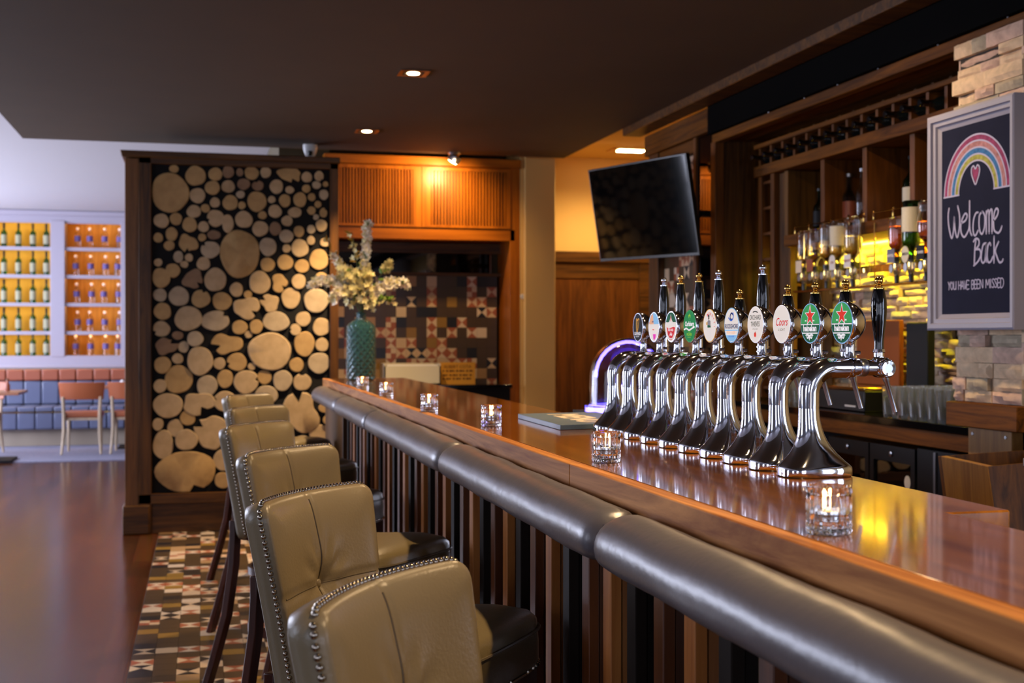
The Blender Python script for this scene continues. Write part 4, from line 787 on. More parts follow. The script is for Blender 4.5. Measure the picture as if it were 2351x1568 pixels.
spray('short white blossom stem in the middle of the bouquet', (VX+.0, VY-.07, zt(.62)), (VX, VY-.02, zt(.5)), 110, .025, 'petal2', 'leaf', 16, spread=.08, start=.3)
spray('cream blossom stem filling the left middle of the bouquet', (VX-.10, VY-.06, zt(.64)), (VX-.03, VY-.02, zt(.52)), 90, .024, 'petal2', 'leaf', 12, spread=.07, start=.3)

# ================================================================ COLUMN WITH TILES, MIRROR STRIP, TELEVISION
col = thing('tiled_column', 'dark wood framed pier with patterned tiles behind the television', 'column', (3.0, 7.4, 0))
XF = 2.9
build('core', G().box(XF+.06, 6.80, 0, 3.4, 7.82, 2.69), 'walnut', col)
build('stile', G().box(XF, 7.66, 0, XF+.08, 7.83, 2.69), 'walnut', col, bevel=.004)
build('stile', G().box(XF, 7.015, 0, XF+.08, 7.06, 2.69), 'panelwood', col, bevel=.004)
build('head_beam', G().box(XF-.02, 6.79, 2.56, XF+.08, 7.86, 2.695), 'walnut_y', col, bevel=.004)
build('lower_head', G().box(XF+.01, 7.06, 2.48, XF+.08, 7.66, 2.56), 'walnut_y', col, bevel=.004)
build('mirror_strip', G().box(XF+.015, 6.80, 0, XF+.06, 7.015, 2.56), 'darkmirror', col)
g = mosaic(G(), lambda u, v: (XF+.045, 7.655-u, 2.475-v), 7, 29, .0845); g.box(XF+.047, 7.06, 0, XF+.06, 7.66, 2.48)
build('tiles', g, TM, col, smooth=0, recalc=False)
tv = thing('television', 'large black flat television angled down on the tiled column', 'television', (2.85, 7.15, 2.15))
P = {k: Vector(v) for k, v in dict(TL=(2.405, 7.62, 2.425), TR=(2.69, 6.66, 2.41), BL=(2.49, 7.62, 1.838), BR=(2.775, 6.66, 1.822)).items()}
U = (P['TR']-P['TL']).normalized(); Vv = (P['TL']-P['BL']).normalized(); N = U.cross(Vv).normalized()   # N faces out of the screen
if N.x > 0: N = -N
def slab(g, a, b, c, d, t0, t1):
    # part of the set given in fractions across and up, from depth t0 to t1 behind the glass
    q = lambda u, v, t: P['BL']+(P['BR']-P['BL'])*u+(P['TL']-P['BL'])*v-N*t
    vs = [q(u, v, t) for t in (t0, t1) for u, v in ((a, c), (b, c), (b, d), (a, d))]
    return g._add(vs, [(0, 1, 2, 3), (7, 6, 5, 4), (0, 4, 5, 1), (1, 5, 6, 2), (2, 6, 7, 3), (3, 7, 4, 0)])
build('casing', slab(G(), 0, 1, 0, 1, .002, .03), 'black', tv, bevel=.003)
build('screen', slab(G(), .012, .988, .03, .982, .0, .003), 'screen', tv)
build('rear_housing', slab(G(), .15, .85, .12, .75, .03, .06), 'black', tv, bevel=.01)
e = P['BL']+(P['BR']-P['BL'])*.62+(P['TL']-P['BL'])*.45-N*.06
build('wall_bracket', G().tube([e, e+Vector((.08, .0, .0)), (2.898, e.y-.02, e.z)], .022, 10), 'satin', tv)
# ================================================================ BACK BAR
bb = thing('back_bar', 'tall dark wood back bar with bottle shelf, wine slots and lit stone back', 'back bar', (3.2, 5.3, 0))
YL, YR = 6.76, 3.82     # left (far) and right ends
build('top_beam', G().box(2.895, YR-2.0, 2.485, 2.95, YL, 2.535), 'walnut_y', bb, bevel=.004)
build('soffit_board', G().box(2.95, YR, 2.50, 3.42, YL, 2.53), 'walnut_y', bb)
build('end_stile', G().box(2.895, YL-.05, .90, 2.95, YL+.02, 2.49), 'panelwood', bb, bevel=.004)
build('end_panel', G().box(2.95, YL-.03, .90, 3.42, YL, 2.50), 'walnut', bb)
build('back_board', G().box(3.40, YR, 1.86, 3.43, YL-.03, 2.50), 'back_panel', bb)
build('niche_side', G().box(3.10, 6.20, 1.84, 3.40, 6.24, 2.26), 'back_panel', bb)
for a, b in ((6.505, 6.55), (6.35, 6.395)): build('rack_stile', G().box(3.09, a, 1.01, 3.14, b, 2.33), 'panelwood', bb, bevel=.002)
g = G()
for k in range(9): g.box(3.10, 6.395, 1.06+k*.145, 3.39, 6.505, 1.075+k*.145)
build('rack_shelves', g, 'panelwood', bb)
build('rack_back', G().box(3.39, 6.24, 1.01, 3.40, YL-.03, 1.86), 'back_panel', bb)
build('return_panel', G().box(3.12, 6.21, 1.01, 3.16, 6.35, 2.26), 'walnut', bb)
build('wine_rail', G().box(3.07, YR, 2.425, 3.12, 6.57, 2.45), 'walnut_y', bb, bevel=.003)
build('wine_shelf', G().box(3.07, YR, 2.265, 3.40, 6.57, 2.325), 'walnut_y', bb, bevel=.003)
build('wine_top', G().box(3.12, YR, 2.43, 3.40, 6.57, 2.445), 'walnut_y', bb)
for k in range(20):
    y = 6.519-k*.1403-.0
    build('wine_divider', G().box(3.085, y-.011, 2.325, 3.36, y+.011, 2.425), 'panelwood', bb)
    build('wine_divider', G().box(3.20, y-.011, 2.445, 3.36, y+.011, 2.50), 'walnut', bb)
build('bottle_shelf', G().box(3.08, YR, 1.845, 3.40, 6.21, 1.905), 'walnut_y', bb, bevel=.003)
for y in (5.812, 5.393, 4.98, 4.56): build('shelf_divider', G().box(3.10, y-.02, 1.905, 3.40, y+.02, 2.266), 'panelwood', bb, bevel=.002)
# stone backing lit from under the shelf
rs = random.Random(21); SM = ['mortar', 'stone', 'stone2', 'stone3']
def stones(g, y0, y1, z0, z1, x, dep, hmin=.03, hmax=.065, lmin=.1, lmax=.34):
    z = z0
    while z < z1-.005:
        h = min(rs.uniform(hmin, hmax), z1-z); y = y0
        if z1-z-h < hmin*.6: h = z1-z
        while y < y1-.005:
            L = min(rs.uniform(lmin, lmax), y1-y)
            if y1-y-L < lmin*.6: L = y1-y
            d = rs.uniform(.2, 1)*dep; g.m = rs.choice((1, 1, 1, 2, 3)); q = lambda: rs.uniform(-.004, .004)
            a, b, c, e = y+.0015, y+L-.0015, z+.0012, z+h-.0012; n = 5; V = []
            # slightly wavy rock face
            for j in range(4):
                for i in range(n+1):
                    yy = a+(b-a)*i/n; zz = c+(e-c)*j/3; ed = (i in (0, n)) or (j in (0, 3))
                    V.append((x-d+(dep*.28 if ed else q()*1.6), yy+(q()*.5 if not ed else 0), zz+(q()*.6 if ed and 0 < i < n else 0)))
            g._add(V, [(j*(n+1)+i, j*(n+1)+i+1, (j+1)*(n+1)+i+1, (j+1)*(n+1)+i) for j in range(3) for i in range(n)])
            g.box(x-d+dep*.26, a, c, x, b, e); y += L
        z += h
    g.m = 0; return g
g = stones(G(), YR, 6.21, 1.01, 1.84, 3.39, .05, .02, .045, .08, .26); g.box(3.388, YR, 1.01, 3.42, 6.21, 1.85); build('stone_cladding', g, SM, bb, smooth=30, recalc=False)
build('led_strip', G().box(3.34, YR+.1, 1.832, 3.36, 6.19, 1.840), 'ledy', bb)
for i, y in enumerate((4.45, 5.6)):
    a = area('shelf_light', (3.30, y, 1.835), (.05, 1.15), (0, R(-20), 0), 7.5, (.95, .84, .02))
    a.parent = bb; a.location = Vector((3.27, y, 1.83))-LOC[bb.name]
build('worktop', G().box(2.90, 3.3, .965, 3.40, 6.73, 1.0), 'gloss', bb, bevel=.003)
build('apron', G().box(2.905, 3.3, .90, 2.94, 6.73, .966), 'walnut_y', bb, bevel=.002)
build('carcass', G().box(3.36, 3.3, 0, 3.40, 6.73, .90), 'charcoal', bb)
build('end_support', G().box(2.93, 6.66, 0, 3.36, 6.73, .90), 'charcoal', bb)
g = G()
for y in (6.02, 5.62, 5.29, 4.93, 4.47, 4.02): g.tube([(2.90, y, 2.53), (2.90, y, 2.585)], .004, 8).sph((2.90, y, 2.588), .006, 8)
build('hook_pins', g, 'satin', bb)
for ys in ((6.113, 5.954, 5.716, 5.545, 5.40), (5.31, 5.137, 4.95, 4.75, 4.55)):
    rg = thing('brass_gallery', 'brass gallery rail along the %s half of the bottle shelf' % ('far' if ys[0] > 6 else 'near'), 'rail', (3.10, (ys[0]+ys[-1])/2, 1.905))
    for y in ys: build('post', G().lathe([(.006, 0), (.006, .004), (.0042, .006), (.0042, .036), (.007, .04), (.0055, .048), (.003, .051)], (3.10, y, 1.905), 12), 'brass', rg)
    build('rail', G().tube([(3.10, ys[0]+.01, 1.943), (3.10, ys[-1]-.01, 1.943)], .003, 8), 'brass', rg)
# wine bottles lying in the slots
def bottle(name, prof, mat, seg=24):
    r = thing(name, '', 'bottle', (0, 0, 0)); build('glass', G().lathe(prof, seg=seg), mat, r); return r
BOR = [(.030, 0), (.0355, .004), (.0365, .012), (.0365, .185), (.032, .205), (.018, .228), (.0142, .245), (.0142, .285), (.0158, .287), (.0158, .297), (.014, .30)]
w0 = bottle('wine_bottle', BOR, 'darkbottle', 20); build('capsule', G().lathe([(.0148, .246), (.0148, .2865), (.0164, .287), (.0164, .2975), (.0145, .3005)], seg=20), 'gloss', w0)
w0['group'] = 'wine bottles lying in the rack'
for k, y in enumerate((6.342, 6.195, 6.08, 5.944, 5.804, 5.647, 5.528, 5.367, 5.246, 5.092, 4.956, 4.844, 4.70)):
    yb = 6.449-k*.1403
    o = w0 if k == 0 else dup(w0, (0, 0, 0)); o.location = (3.30, yb, 2.362); o.rotation_euler = (0, R(-90), 0)
    o['label'] = 'dark wine bottle in the %s slot from the far end of the wine rack' % ORD[k]
# bottles standing on the shelf behind the gallery
def spirit(name, label, y, h, rad, glassm, labelm=None, cap='black', neck=.38, x=3.24, liquid=None, z=1.9055, square=False, lab=(.18, .5)):
    r = thing(name, label, 'bottle', (x, y, z), 0, 'spirit bottles on the shelf'); zb = h*(1-neck); c = (x, y, z)
    pr = [(rad*.9, 0), (rad, .006), (rad, zb*.9), (rad*.93, zb), (rad*.55, zb+h*.07), (.0145, zb+h*.13), (.013, h*.93), (.0155, h*.935), (.0155, h*.96), (.013, h*.965)]
    inn = [(max(q-.003, .002), max(v, .008)) for q, v in pr[1:]][::-1]
    hollow = glassm in ('clear', 'tumbler')
    build('glass', G().lathe(pr+(inn if hollow else []), c, 28), glassm, r)
    build('stopper', G().lathe([(.0165, h*.945), (.0165, h*.995), (.014, h)], c, 18), cap, r)
    if labelm: build('label', G().lathe([(rad+.0006, h*lab[0]), (rad+.0006, h*lab[1])], c, 28, caps=False), labelm, r, recalc=False)
    if liquid: build('liquid', G().lathe([(rad-.0045, .01), (rad-.0045, zb*liquid[1])], c, 24), liquid[0], r)
    return r
spirit('whiskey_bottle', 'dark round bottle with black stopper at the far end of the shelf', 6.10, .25, .036, 'green', 'charcoal', 'black')
spirit('gin_bottle', 'small clear bottle with white cap behind the upturned bottles', 5.99, .18, .027, 'clear', None, 'wht')
spirit('rum_bottle', 'clear bottle of amber spirit with red label on the shelf', 5.79, .29, .037, 'clear', 'rust', 'satin', liquid=('amber', .55))
spirit('vodka_bottle', 'tall clear bottle with dark stopper beside the red labelled one', 5.655, .30, .036, 'clear', None, 'satin')
spirit('whiskey_bottle', 'green whiskey bottle with cream label behind the brass gallery', 5.21, .30, .041, 'green', 'paper', 'charcoal')
spirit('whiskey_bottle', 'clear bottle with wide tan label right of the green whiskey', 5.09, .31, .039, 'clear', 'wax', 'charcoal')
spirit('wine_bottle', 'slim dark green bottle partly hidden right of the tan label', 4.99, .27, .032, 'green', None, 'black')
spirit('liqueur_bottle', 'bottle with gold edge mostly hidden by the chalkboard', 4.80, .30, .036, 'amber', 'paper', 'brass')
# upturned bottles on optics
def optic(label, y, h, rad, glassm, liquid, level, labelm, badge, shape, txt, round_=False):
    x, z = 3.02, 1.70
    r = thing('optic_bottle', label, 'bottle', (x, y, z), 0, 'upturned bottles on spirit optics'); c = (x, y, z)
    nk = .036; pr = [(.013, 0), (.0135, nk*.8), (rad*.5, nk*1.15), (rad*.9, nk*1.55), (rad, nk*1.95), (rad, h-.012), (rad*.96, h-.003), (rad*.8, h)]
    if round_: pr = [(.013, 0), (.013, .06), (rad*.45, .07), (rad*.85, .085), (rad, .115), (rad*.95, .165), (rad*.75, .19), (rad*.8, .2), (rad*.9, h-.01), (rad*.8, h)]
    inn = [(max(q-.003, .002), min(v, h-.006)) for q, v in pr][::-1]
    hollow = glassm in ('clear',)
    build('glass', G().lathe(pr+(inn if hollow else []), c, 28, caps=False) if hollow else G().lathe(pr, c, 28), glassm, r)
    if hollow:
        lp = [(q-.0045, v) for q, v in pr if v <= level*h and q > .006]; lp.append((lp[-1][0], level*h)); build('liquid', G().lathe(lp, c, 24), liquid, r)
    if labelm:
        build('label', G().lathe([(rad+.0007, h*.45), (rad+.0007, h*.88)], c, 28, caps=False), labelm, r, recalc=False) if not round_ else None
    # measuring optic below
    o = build('optic_chamber', G().lathe([(.015, -.005), (.018, -.012), (.018, -.05), (.014, -.06), (.008, -.075)], c, 20), 'tumbler', r)
    build('optic_collar', G().lathe([(.020, .012), (.020, -.008)], c, 18), 'black', r)
    build('spout', G().lathe([(.010, -.07), (.012, -.078), (.010, -.105), (.005, -.108)], c, 14), 'black', r)
    build('wall_clip', G().box(x, y-.012, z-.02, x+.035, y+.012, z+.01), 'black', r)
    px_ = x-.028
    g = G().lathe([(.019, -.003), (.0205, 0), (.019, .003)], (px_, y, z-.042), 24, 'x', sx=.75); build('push_ring', g, 'satin', r)
    if badge:
        f = lambda u, v: (y-u, z+.012+v); w = .030
        pl = {'sq': [(-w, -.028), (w, -.028), (w, .034), (-w, .034)], 'arch': [(-w*.9, -.032), (w*.9, -.032), (w*.9, .02)]+[(w*.9*math.cos(R(a)), .02+.022*math.sin(R(a))) for a in range(20, 170, 20)]+[(-w*.9, .02)], 'oval': [(w*.95*math.cos(R(a)), .002+.037*math.sin(R(a))) for a in range(0, 360, 15)]}[shape]
        ps = build('badge', G().prism([f(*q) for q in pl], px_-.004, px_-.001, 'x'), badge, r)
        if txt:
            g = G(); text_geo(g, txt[0], .016, lambda u, v: (px_-.0043, y-u, z+.016+v), bold=.03, sx=.8); build('lettering', g, txt[1], ps, smooth=0, recalc=False)
optic('upturned clear bottle at the far end of the optics, orange badge', 5.857, .20, .036, 'clear', 'clear', .35, None, 'wax', 'sq', None)
optic('upturned clear bottle second on the optics, brown badge', 5.739, .20, .036, 'clear', 'tumbler', .4, None, 'rust', 'sq', None)
optic('upturned square shouldered clear bottle third on the optics', 5.616, .22, .036, 'clear', 'tumbler', .5, 'tumbler', None, 'sq', None)
optic('upturned clear bottle with orange and white label, arched white badge', 5.506, .22, .038, 'clear', 'tumbler', .55, 'paper', 'wht', 'arch', ('CORK', 'rust'))
optic('large upturned clear bottle with red lettered square badge', 5.36, .225, .043, 'clear', 'tumbler', .6, None, 'wht', 'sq', ('SMIRNOFF', 'rust'))
optic('upturned bottle of copper red spirit with purple badge', 4.974, .19, .038, 'clear', 'redspirit', .78, None, 'navy', 'sq', ('MARTELL', 'wht'))
optic('upturned green whiskey bottle with large cream label, oval badge', 4.858, .25, .040, 'green', 'amber', .5, 'paper', 'paper', 'oval', ('JAMESON', 'charcoal'))
optic('upturned round bodied bottle of amber whiskey, black badge', 4.739, .24, .042, 'clear', 'amber', .62, None, 'charcoal', 'sq', ('POWERS', 'wht'), True)
t = thing('optic_rail', 'brass rail carrying the upturned bottles across the lit stone', 'rail', (3.09, 5.3, 1.59))
build('bar', G().box(3.055, 4.55, 1.655, 3.068, 6.0, 1.69), 'brass', t, bevel=.002)
build('drip_rail', G().box(3.03, 4.55, 1.585, 3.075, 6.0, 1.597), 'brass', t, bevel=.002)
for y in (4.6, 5.25, 5.95): build('bracket', G().tube([(3.071, y, 1.89), (3.071, y, 1.59)], .004, 8), 'brass', t)
build('corner_frame', G().tube([(3.0, 5.26, 1.60), (3.0, 5.26, 1.90), (3.0, 5.27, 1.918), (3.0, 5.285, 1.925), (3.0, 5.33, 1.925), (3.07, 5.33, 1.925)], .0035, 8), 'brass', t)
# glasses in a block on the back worktop
def make_glass():
    r = bpy.data.objects.new('tmp', None)
    pr = [(.027, 0), (.028, .002), (.033, .135), (.0318, .135), (.0268, .012), (.001, .012)]
    return build('highball_glass', G().lathe(pr, (0, 0, 0), 20), 'tumbler')
g0 = make_glass(); first = True
for j in range(5):
    for i in range(8):
        y = 4.925-i*.0695; x = 2.955+j*.0705
        if first: o = g0; first = False
        else: o = g0.copy(); COL.objects.link(o)
        o.location = (x, y, 1.0003)
        tag(o, 'clear highball glass in the tight block of glasses left of the stone pillar', 'glass', 'highball glasses on the back worktop')
g1 = None
for i in range(7):
    y = 5.92+.078*(i % 4); x = 3.02+.09*(i//4)
    o = g0.copy(); COL.objects.link(o); o.location = (x, y, 1.0003)
    tag(o, 'clear glass in the small far group seen between the tap columns', 'glass', 'glasses at the far end of the back worktop')
t = thing('till_box', 'black till unit on the back worktop behind the tap spouts', 'till', (3.1, 5.45, 1.0))
build('body', G().box(3.0, 5.22, 1.0005, 3.32, 5.75, 1.10), 'black', t, bevel=.006)
build('lid', G().box(3.0, 5.22, 1.1005, 3.33, 5.75, 1.115), 'brass', t, bevel=.003)
build('receipt_slot', G().box(2.998, 5.30, 1.02, 3.0005, 5.40, 1.028), 'wht', t)
t = thing('menu_folder', 'brown leatherette folder with small cream emblem standing behind the taps', 'menu', (3.24, 5.5, 1.115))
build('cover', G().box(3.23, 5.30, 1.1155, 3.255, 5.70, 1.435), 'leatherbrown', t, bevel=.004)
build('emblem', G().prism([(5.50, 1.29), (5.47, 1.285), (5.46, 1.34), (5.49, 1.345)], 3.2285, 3.2302, 'x'), 'wax', t)
t = thing('black_screen', 'tall black panel standing beside the brown folder', 'screen', (3.2, 5.17, 1.0))
build('panel', G().box(3.21, 5.03, 1.0005, 3.25, 5.21, 1.42), 'charcoal', t, bevel=.006)
build('stand', G().box(3.18, 5.08, 1.0005, 3.28, 5.16, 1.012), 'black', t)
spirit('blue_bottle', 'cobalt blue bottle standing right of the lit stone', 4.60, .40, .040, 'blue', None, 'black', x=3.30, z=1.0005)
t = thing('soda_siphon', 'white soda siphon beside the blue bottle', 'siphon', (3.2, 4.52, 1.0))
build('body', G().lathe([(.040, 0), (.044, .01), (.044, .10), (.036, .17), (.018, .235), (.014, .25)], (3.18, 4.50, 1.0005), 28), 'wht', t)
build('head', G().lathe([(.016, .25), (.018, .26), (.016, .285), (.008, .29)], (3.18, 4.50, 1.0005), 18), 'black', t)
tag(build('small_glass', G().lathe([(.026, 0), (.030, .002), (.034, .19), (.032, .19), (.025, .01), (.001, .01)], (3.12, 4.60, 1.0005), 20), 'tumbler'), 'taller clear glass standing behind the block of highball glasses', 'glass')
# fridges under the worktop
def fridge(ya, yb, label, disc):
    r = thing('bottle_fridge', label, 'fridge', (3.1, (ya+yb)/2, 0), 0, 'glass fronted bottle fridges')
    g = G().box(2.99, ya, .05, 3.35, ya+.012, .87).box(2.99, yb-.012, .05, 3.35, yb, .87).box(2.99, ya, .05, 3.35, yb, .07).box(2.99, ya, .85, 3.35, yb, .87).box(3.34, ya, .05, 3.35, yb, .87); build('cabinet', g, 'black', r)
    g = G().box(2.965, ya+.004, .07, 2.99, ya+.035, .87).box(2.965, yb-.035, .07, 2.99, yb-.004, .87).box(2.965, ya+.035, .07, 2.99, yb-.035, .11).box(2.965, ya+.035, .80, 2.99, yb-.035, .87); d = build('door', g, 'black', r)
    build('pane', G().box(2.975, ya+.035, .11, 2.98, yb-.035, .80), 'clear', d)
    build('lock', G().lathe([(.012, 0), (.012, -.006), (.008, -.008)], (2.965, (ya+yb)/2, .835), 18, 'x'), 'satin', d)
    if disc: build('sticker', G().lathe([(.03, 0), (.03, -.001)], (2.9745, yb-.30, .72), 24, 'x', sx=.8), 'wht', d)
    build('shelf', G().box(2.995, ya+.013, .44, 3.33, yb-.013, .447), 'satin', r); return r
fridge(5.12, 5.50, 'glass fronted fridge under the back worktop, farther of the two', 0)
fridge(4.74, 5.115, 'glass fronted fridge with white oval sticker under the back worktop', 1)
b0 = None
for f, (ya, yb) in enumerate(((5.12, 5.50), (4.74, 5.115))):
    for sh in range(2):
        for i in range(4):
            if b0 is None:
                b0 = bottle('beer_bottle', [(.025, 0), (.028, .004), (.028, .11), (.022, .14), (.0125, .175), (.0125, .215), (.014, .22)], 'darkbottle', 16); build('label', G().lathe([(.0285, .03), (.0285, .09)], seg=16, caps=False), 'rust', b0, recalc=False); o = b0
            else: o = dup(b0, (0, 0, 0))
            o.location = (3.09, ya+.07+i*.08, .4475 if sh else .0705)
            tag(o, 'dark beer bottle on the %s shelf of the %s fridge' % (('lower', 'upper')[sh], ('farther', 'stickered')[f]), 'bottle', 'beer bottles in the fridges')
t = thing('undercounter_cupboard', 'black cupboard with a pale vertical strip under the back worktop', 'cupboard', (3.1, 4.4, 0))
build('body', G().box(2.97, 3.3, .03, 3.35, 4.735, .88), 'black', t, bevel=.004); build('strip', G().box(2.962, 4.585, .05, 2.9695, 4.60, .87), 'satin', t)
# ================================================================ STONE PILLAR, CHALKBOARD
pl = thing('stone_pillar', 'pillar faced with pale stacked stone standing on wooden boards', 'pillar', (2.95, 4.06, 0))
g = stones(G(), 3.845, 4.275, 1.105, 2.484, 2.865, .045, .028, .062, .08, .26); g.box(2.863, 3.86, 1.105, 3.38, 4.26, 2.484)
build('stone_cladding', g, SM, pl, smooth=30, recalc=False)
g = G(); g.T = Matrix.Translation((0, 3.845, 0)) @ Matrix.Rotation(R(90), 4, 'Z') @ Matrix.Translation((0, 0, 0))
g2 = stones(G(), -3.38, -2.84, 1.105, 2.484, 0, .04, .035, .075, .12, .32)
g = G(); g.V = [(-v[1], 3.86+v[0], v[2]) for v in g2.V]; g.F = [f[::-1] for f in g2.F]; g.I = g2.I
build('side_cladding', g, SM, pl, smooth=30, recalc=False)
build('skirting_board', G().box(2.80, 3.83, 1.012, 3.40, 4.263, 1.104), 'walnut_y', pl, bevel=.004)
pb = build('support_board', G().box(2.845, 3.92, 0, 2.893, 4.185, 1.012), 'oak', pl, bevel=.003)
for y in (4.155, 3.955): build('screw', G().lathe([(.007, 0), (.006, -.003)], (2.845, y, .985), 12, 'x'), 'satin', pb)
cb = thing('chalkboard_sign', 'grey framed chalkboard with a chalk rainbow and welcome message', 'sign', (2.79, 4.03, 1.38))
XB = 2.76
o4 = [(4.298, 1.378), (4.298, 2.204), (3.765, 2.204), (3.765, 1.378)]; i4 = [(4.226, 1.441), (4.226, 2.138), (3.813, 2.138), (3.813, 1.441)]
def ring4(k, x): return [(x, o4[j][0]+(i4[j][0]-o4[j][0])*k, o4[j][1]+(i4[j][1]-o4[j][1])*k) for j in range(4)]
lv = [(0, 2.805), (0, XB-.018), (.12, XB-.022), (.38, XB-.022), (.42, XB-.013), (.66, XB-.013), (.72, XB-.005), (1, XB+.002), (1, 2.805)]
vs = [p for k, x in lv for p in ring4(k, x)]; n = len(lv)
g = G()._add(vs, [(i*4+j, i*4+(j+1) % 4, ((i+1) % n)*4+(j+1) % 4, ((i+1) % n)*4+j) for i in range(n) for j in range(4)]); build('frame', g, 'frame_grey', cb, smooth=0)
bo = build('board', G().box(XB+.001, 3.80, 1.43, 2.80, 4.24, 2.15), 'slate', cb)
w = lambda k: (lambda u, v: (XB+.0006-.0002*k, u, v))
cyr, cz, Ro, Ri, ho, hi = 4.012, 1.885, .2, .108, .212, .116
g = G()
def arc(f, n=48): 
    r_, h_ = Ri+(Ro-Ri)*f, hi+(ho-hi)*f
    return [(cyr+r_*math.cos(math.pi*k/n), cz+h_*math.sin(math.pi*k/n)) for k in range(n+1)]
cl = lambda p: (max(p[0], 3.8145), p[1])
for m, (a, b) in enumerate(((.78, 1), (.52, .74), (.27, .49), (.03, .24))):
    A, B = arc(a), arc(b); g.m = m+1
    g._add([w(0)(*cl(p)) for p in A]+[w(0)(*cl(p)) for p in B], [(k, k+1, 49+k+1, 49+k) for k in range(48)])
g.m = 0
for f in (1.0, .76, .5, .25, 0): stroke(g, [cl(p) for p in arc(f, 24)], .006, w(1))
for s_ in (1, -1): stroke(g, [cl((cyr+s_*(Ri-.003), cz)), cl((cyr+s_*(Ro+.003), cz))], .006, w(2))
hp = [(0, -.048), (.022, -.008), (.024, .016), (.012, .026), (0, .014), (-.012, .026), (-.024, .016), (-.022, -.008)]
g.m = 1; g.poly([w(1)(4.015+p*.8, 1.957+q*.8) for p, q in hp]); g.m = 0
stroke(g, [(4.015+p, 1.957+q) for p, q in hp+hp[:1]], .006, w(2))
build('rainbow', g, ['chalk', 'r1', 'r2', 'r3', 'r4'], bo, smooth=0, recalc=False)
for nm, S_, w_ in (('welcome_writing', STROKES[:9], .0078), ('back_writing', STROKES[9:], .0078), ('caption_writing', SMALL, .0042)):
    g = G()
    for i, s_ in enumerate(S_): stroke(g, s_, w_, w(1+.25*(i % 9)))
    build(nm, g, 'chalk', bo, smooth=0, recalc=False)
# slanted wooden stand near the end of the bar
t = thing('wooden_stand', 'slanted brown wooden box stand behind the near end of the bar', 'stand', (2.38, 3.25, 0))
front = [Vector(v) for v in ((2.30, 3.529, .970), (2.30, 3.284, .962), (2.36, 3.13, .0), (2.36, 3.40, .0))]
def board(a, b, c, d, th):
    n_ = (b-a).cross(d-a).normalized()*th
    vs = [a, b, c, d, a+n_, b+n_, c+n_, d+n_]
    return G()._add(vs, [(0, 1, 2, 3), (7, 6, 5, 4), (0, 4, 5, 1), (1, 5, 6, 2), (2, 6, 7, 3), (3, 7, 4, 0)])
build('front_board', board(*front, .02), 'oak', t, bevel=.002)
s0 = [Vector(v) for v in ((2.30, 3.284, .962), (2.62, 3.262, .985), (2.68, 3.12, 0), (2.36, 3.13, 0))]
build('side_board', board(*s0, .02), 'walnut', t, bevel=.002)
s1 = [Vector(v) for v in ((2.30, 3.529, .970), (2.62, 3.51, .985), (2.68, 3.40, 0), (2.36, 3.40, 0))]
build('side_board', board(*s1, .02), 'walnut', t, bevel=.002)
build('back_board', board(Vector((2.62, 3.51, .985)), Vector((2.62, 3.262, .985)), Vector((2.68, 3.12, 0)), Vector((2.68, 3.40, 0)), -.015), 'walnut', t)
t = thing('metal_upright', 'blue-grey metal post with a square head at the right edge', 'post', (2.45, 3.2, 0))
build('post', G().box(2.30, 3.055, 0, 2.33, 3.085, .98), 'frame_grey', t); build('head', G().box(2.285, 3.04, .98, 2.345, 3.10, 1.005), 'frame_grey', t, bevel=.003)
# ================================================================ DINING AREA AT THE FAR LEFT
dc = thing('display_cabinet', 'lilac-grey wall cabinet with yellow and orange lit bottle shelves', 'cabinet', (-1.7, 17.25, .96))
YD = 17.05
build('cornice', G().box(-4.6, YD-.05, 2.93, .50, 17.4, 2.995), 'cabinet', dc, bevel=.01)
build('top_rail', G().box(-4.6, YD, 2.86, .50, YD+.05, 2.93), 'cabinet', dc)
build('bottom_rail', G().box(-4.6, YD, .99, .50, YD+.05, 1.115), 'cabinet', dc)
build('sill', G().box(-4.6, YD-.06, .955, .50, 17.4, .99), 'cabinet', dc, bevel=.01)
ml = [(-1.90, -1.725), (-1.03, -.85), (-2.95, -2.80)]
for a, b in ml: build('mullion', G().box(a, YD-.01, 1.1, b, YD+.06, 2.87), 'cabinet', dc, bevel=.006)
BAYS = [(-2.80, -1.90, 'yback', 'ledy'), (-1.725, -1.03, 'oback', 'ledo'), (-.85, -.15, 'oback', 'ledo')]
SZ = [1.115, 1.432, 1.80, 2.165, 2.525]
for a, b, mb, ml_ in BAYS:
    build('back_panel', G().box(a, 17.36, 1.0, b, 17.395, 2.9), mb, dc)
    for k, z in enumerate(SZ):
        build('shelf', G().box(a, YD+.03, z-.02, b, 17.36, z), 'cabinet', dc)
        zt_ = SZ[k+1]-.022 if k < 4 else 2.858
        build('light_strip', G().box(a+.02, 17.12, zt_-.010, b-.02, 17.15, zt_-.003), ml_, dc); build('shelf_lip', G().box(a, YD+.03, zt_-.022, b, YD+.045, zt_+.002), 'cabinet', dc)
    build('bay_side', G().box(a-.02, YD+.06, 1.0, a, 17.36, 2.9), 'cabinet', dc); build('bay_side', G().box(b, YD+.06, 1.0, b+.02, 17.36, 2.9), 'cabinet', dc)
build('filler_panel', G().box(-4.6, YD+.02, 1.1, -2.95, YD+.05, 2.87), 'cabinet', dc); build('filler_panel', G().box(-.15, YD+.02, 1.1, .5, YD+.05, 2.87), 'cabinet', dc)
ga = bottle('green_bottle', [(.034, 0), (.038, .005), (.038, .175), (.034, .195), (.016, .215), (.0135, .235), (.0135, .29), (.0155, .295), (.0155, .305)], 'green', 18); build('label', G().lathe([(.0386, .04), (.0386, .155)], seg=18, caps=False), 'oldlabel', ga, recalc=False); build('capsule', G().lathe([(.0145, .24), (.0145, .289), (.016, .293), (.016, .307)], seg=14), 'charcoal', ga)
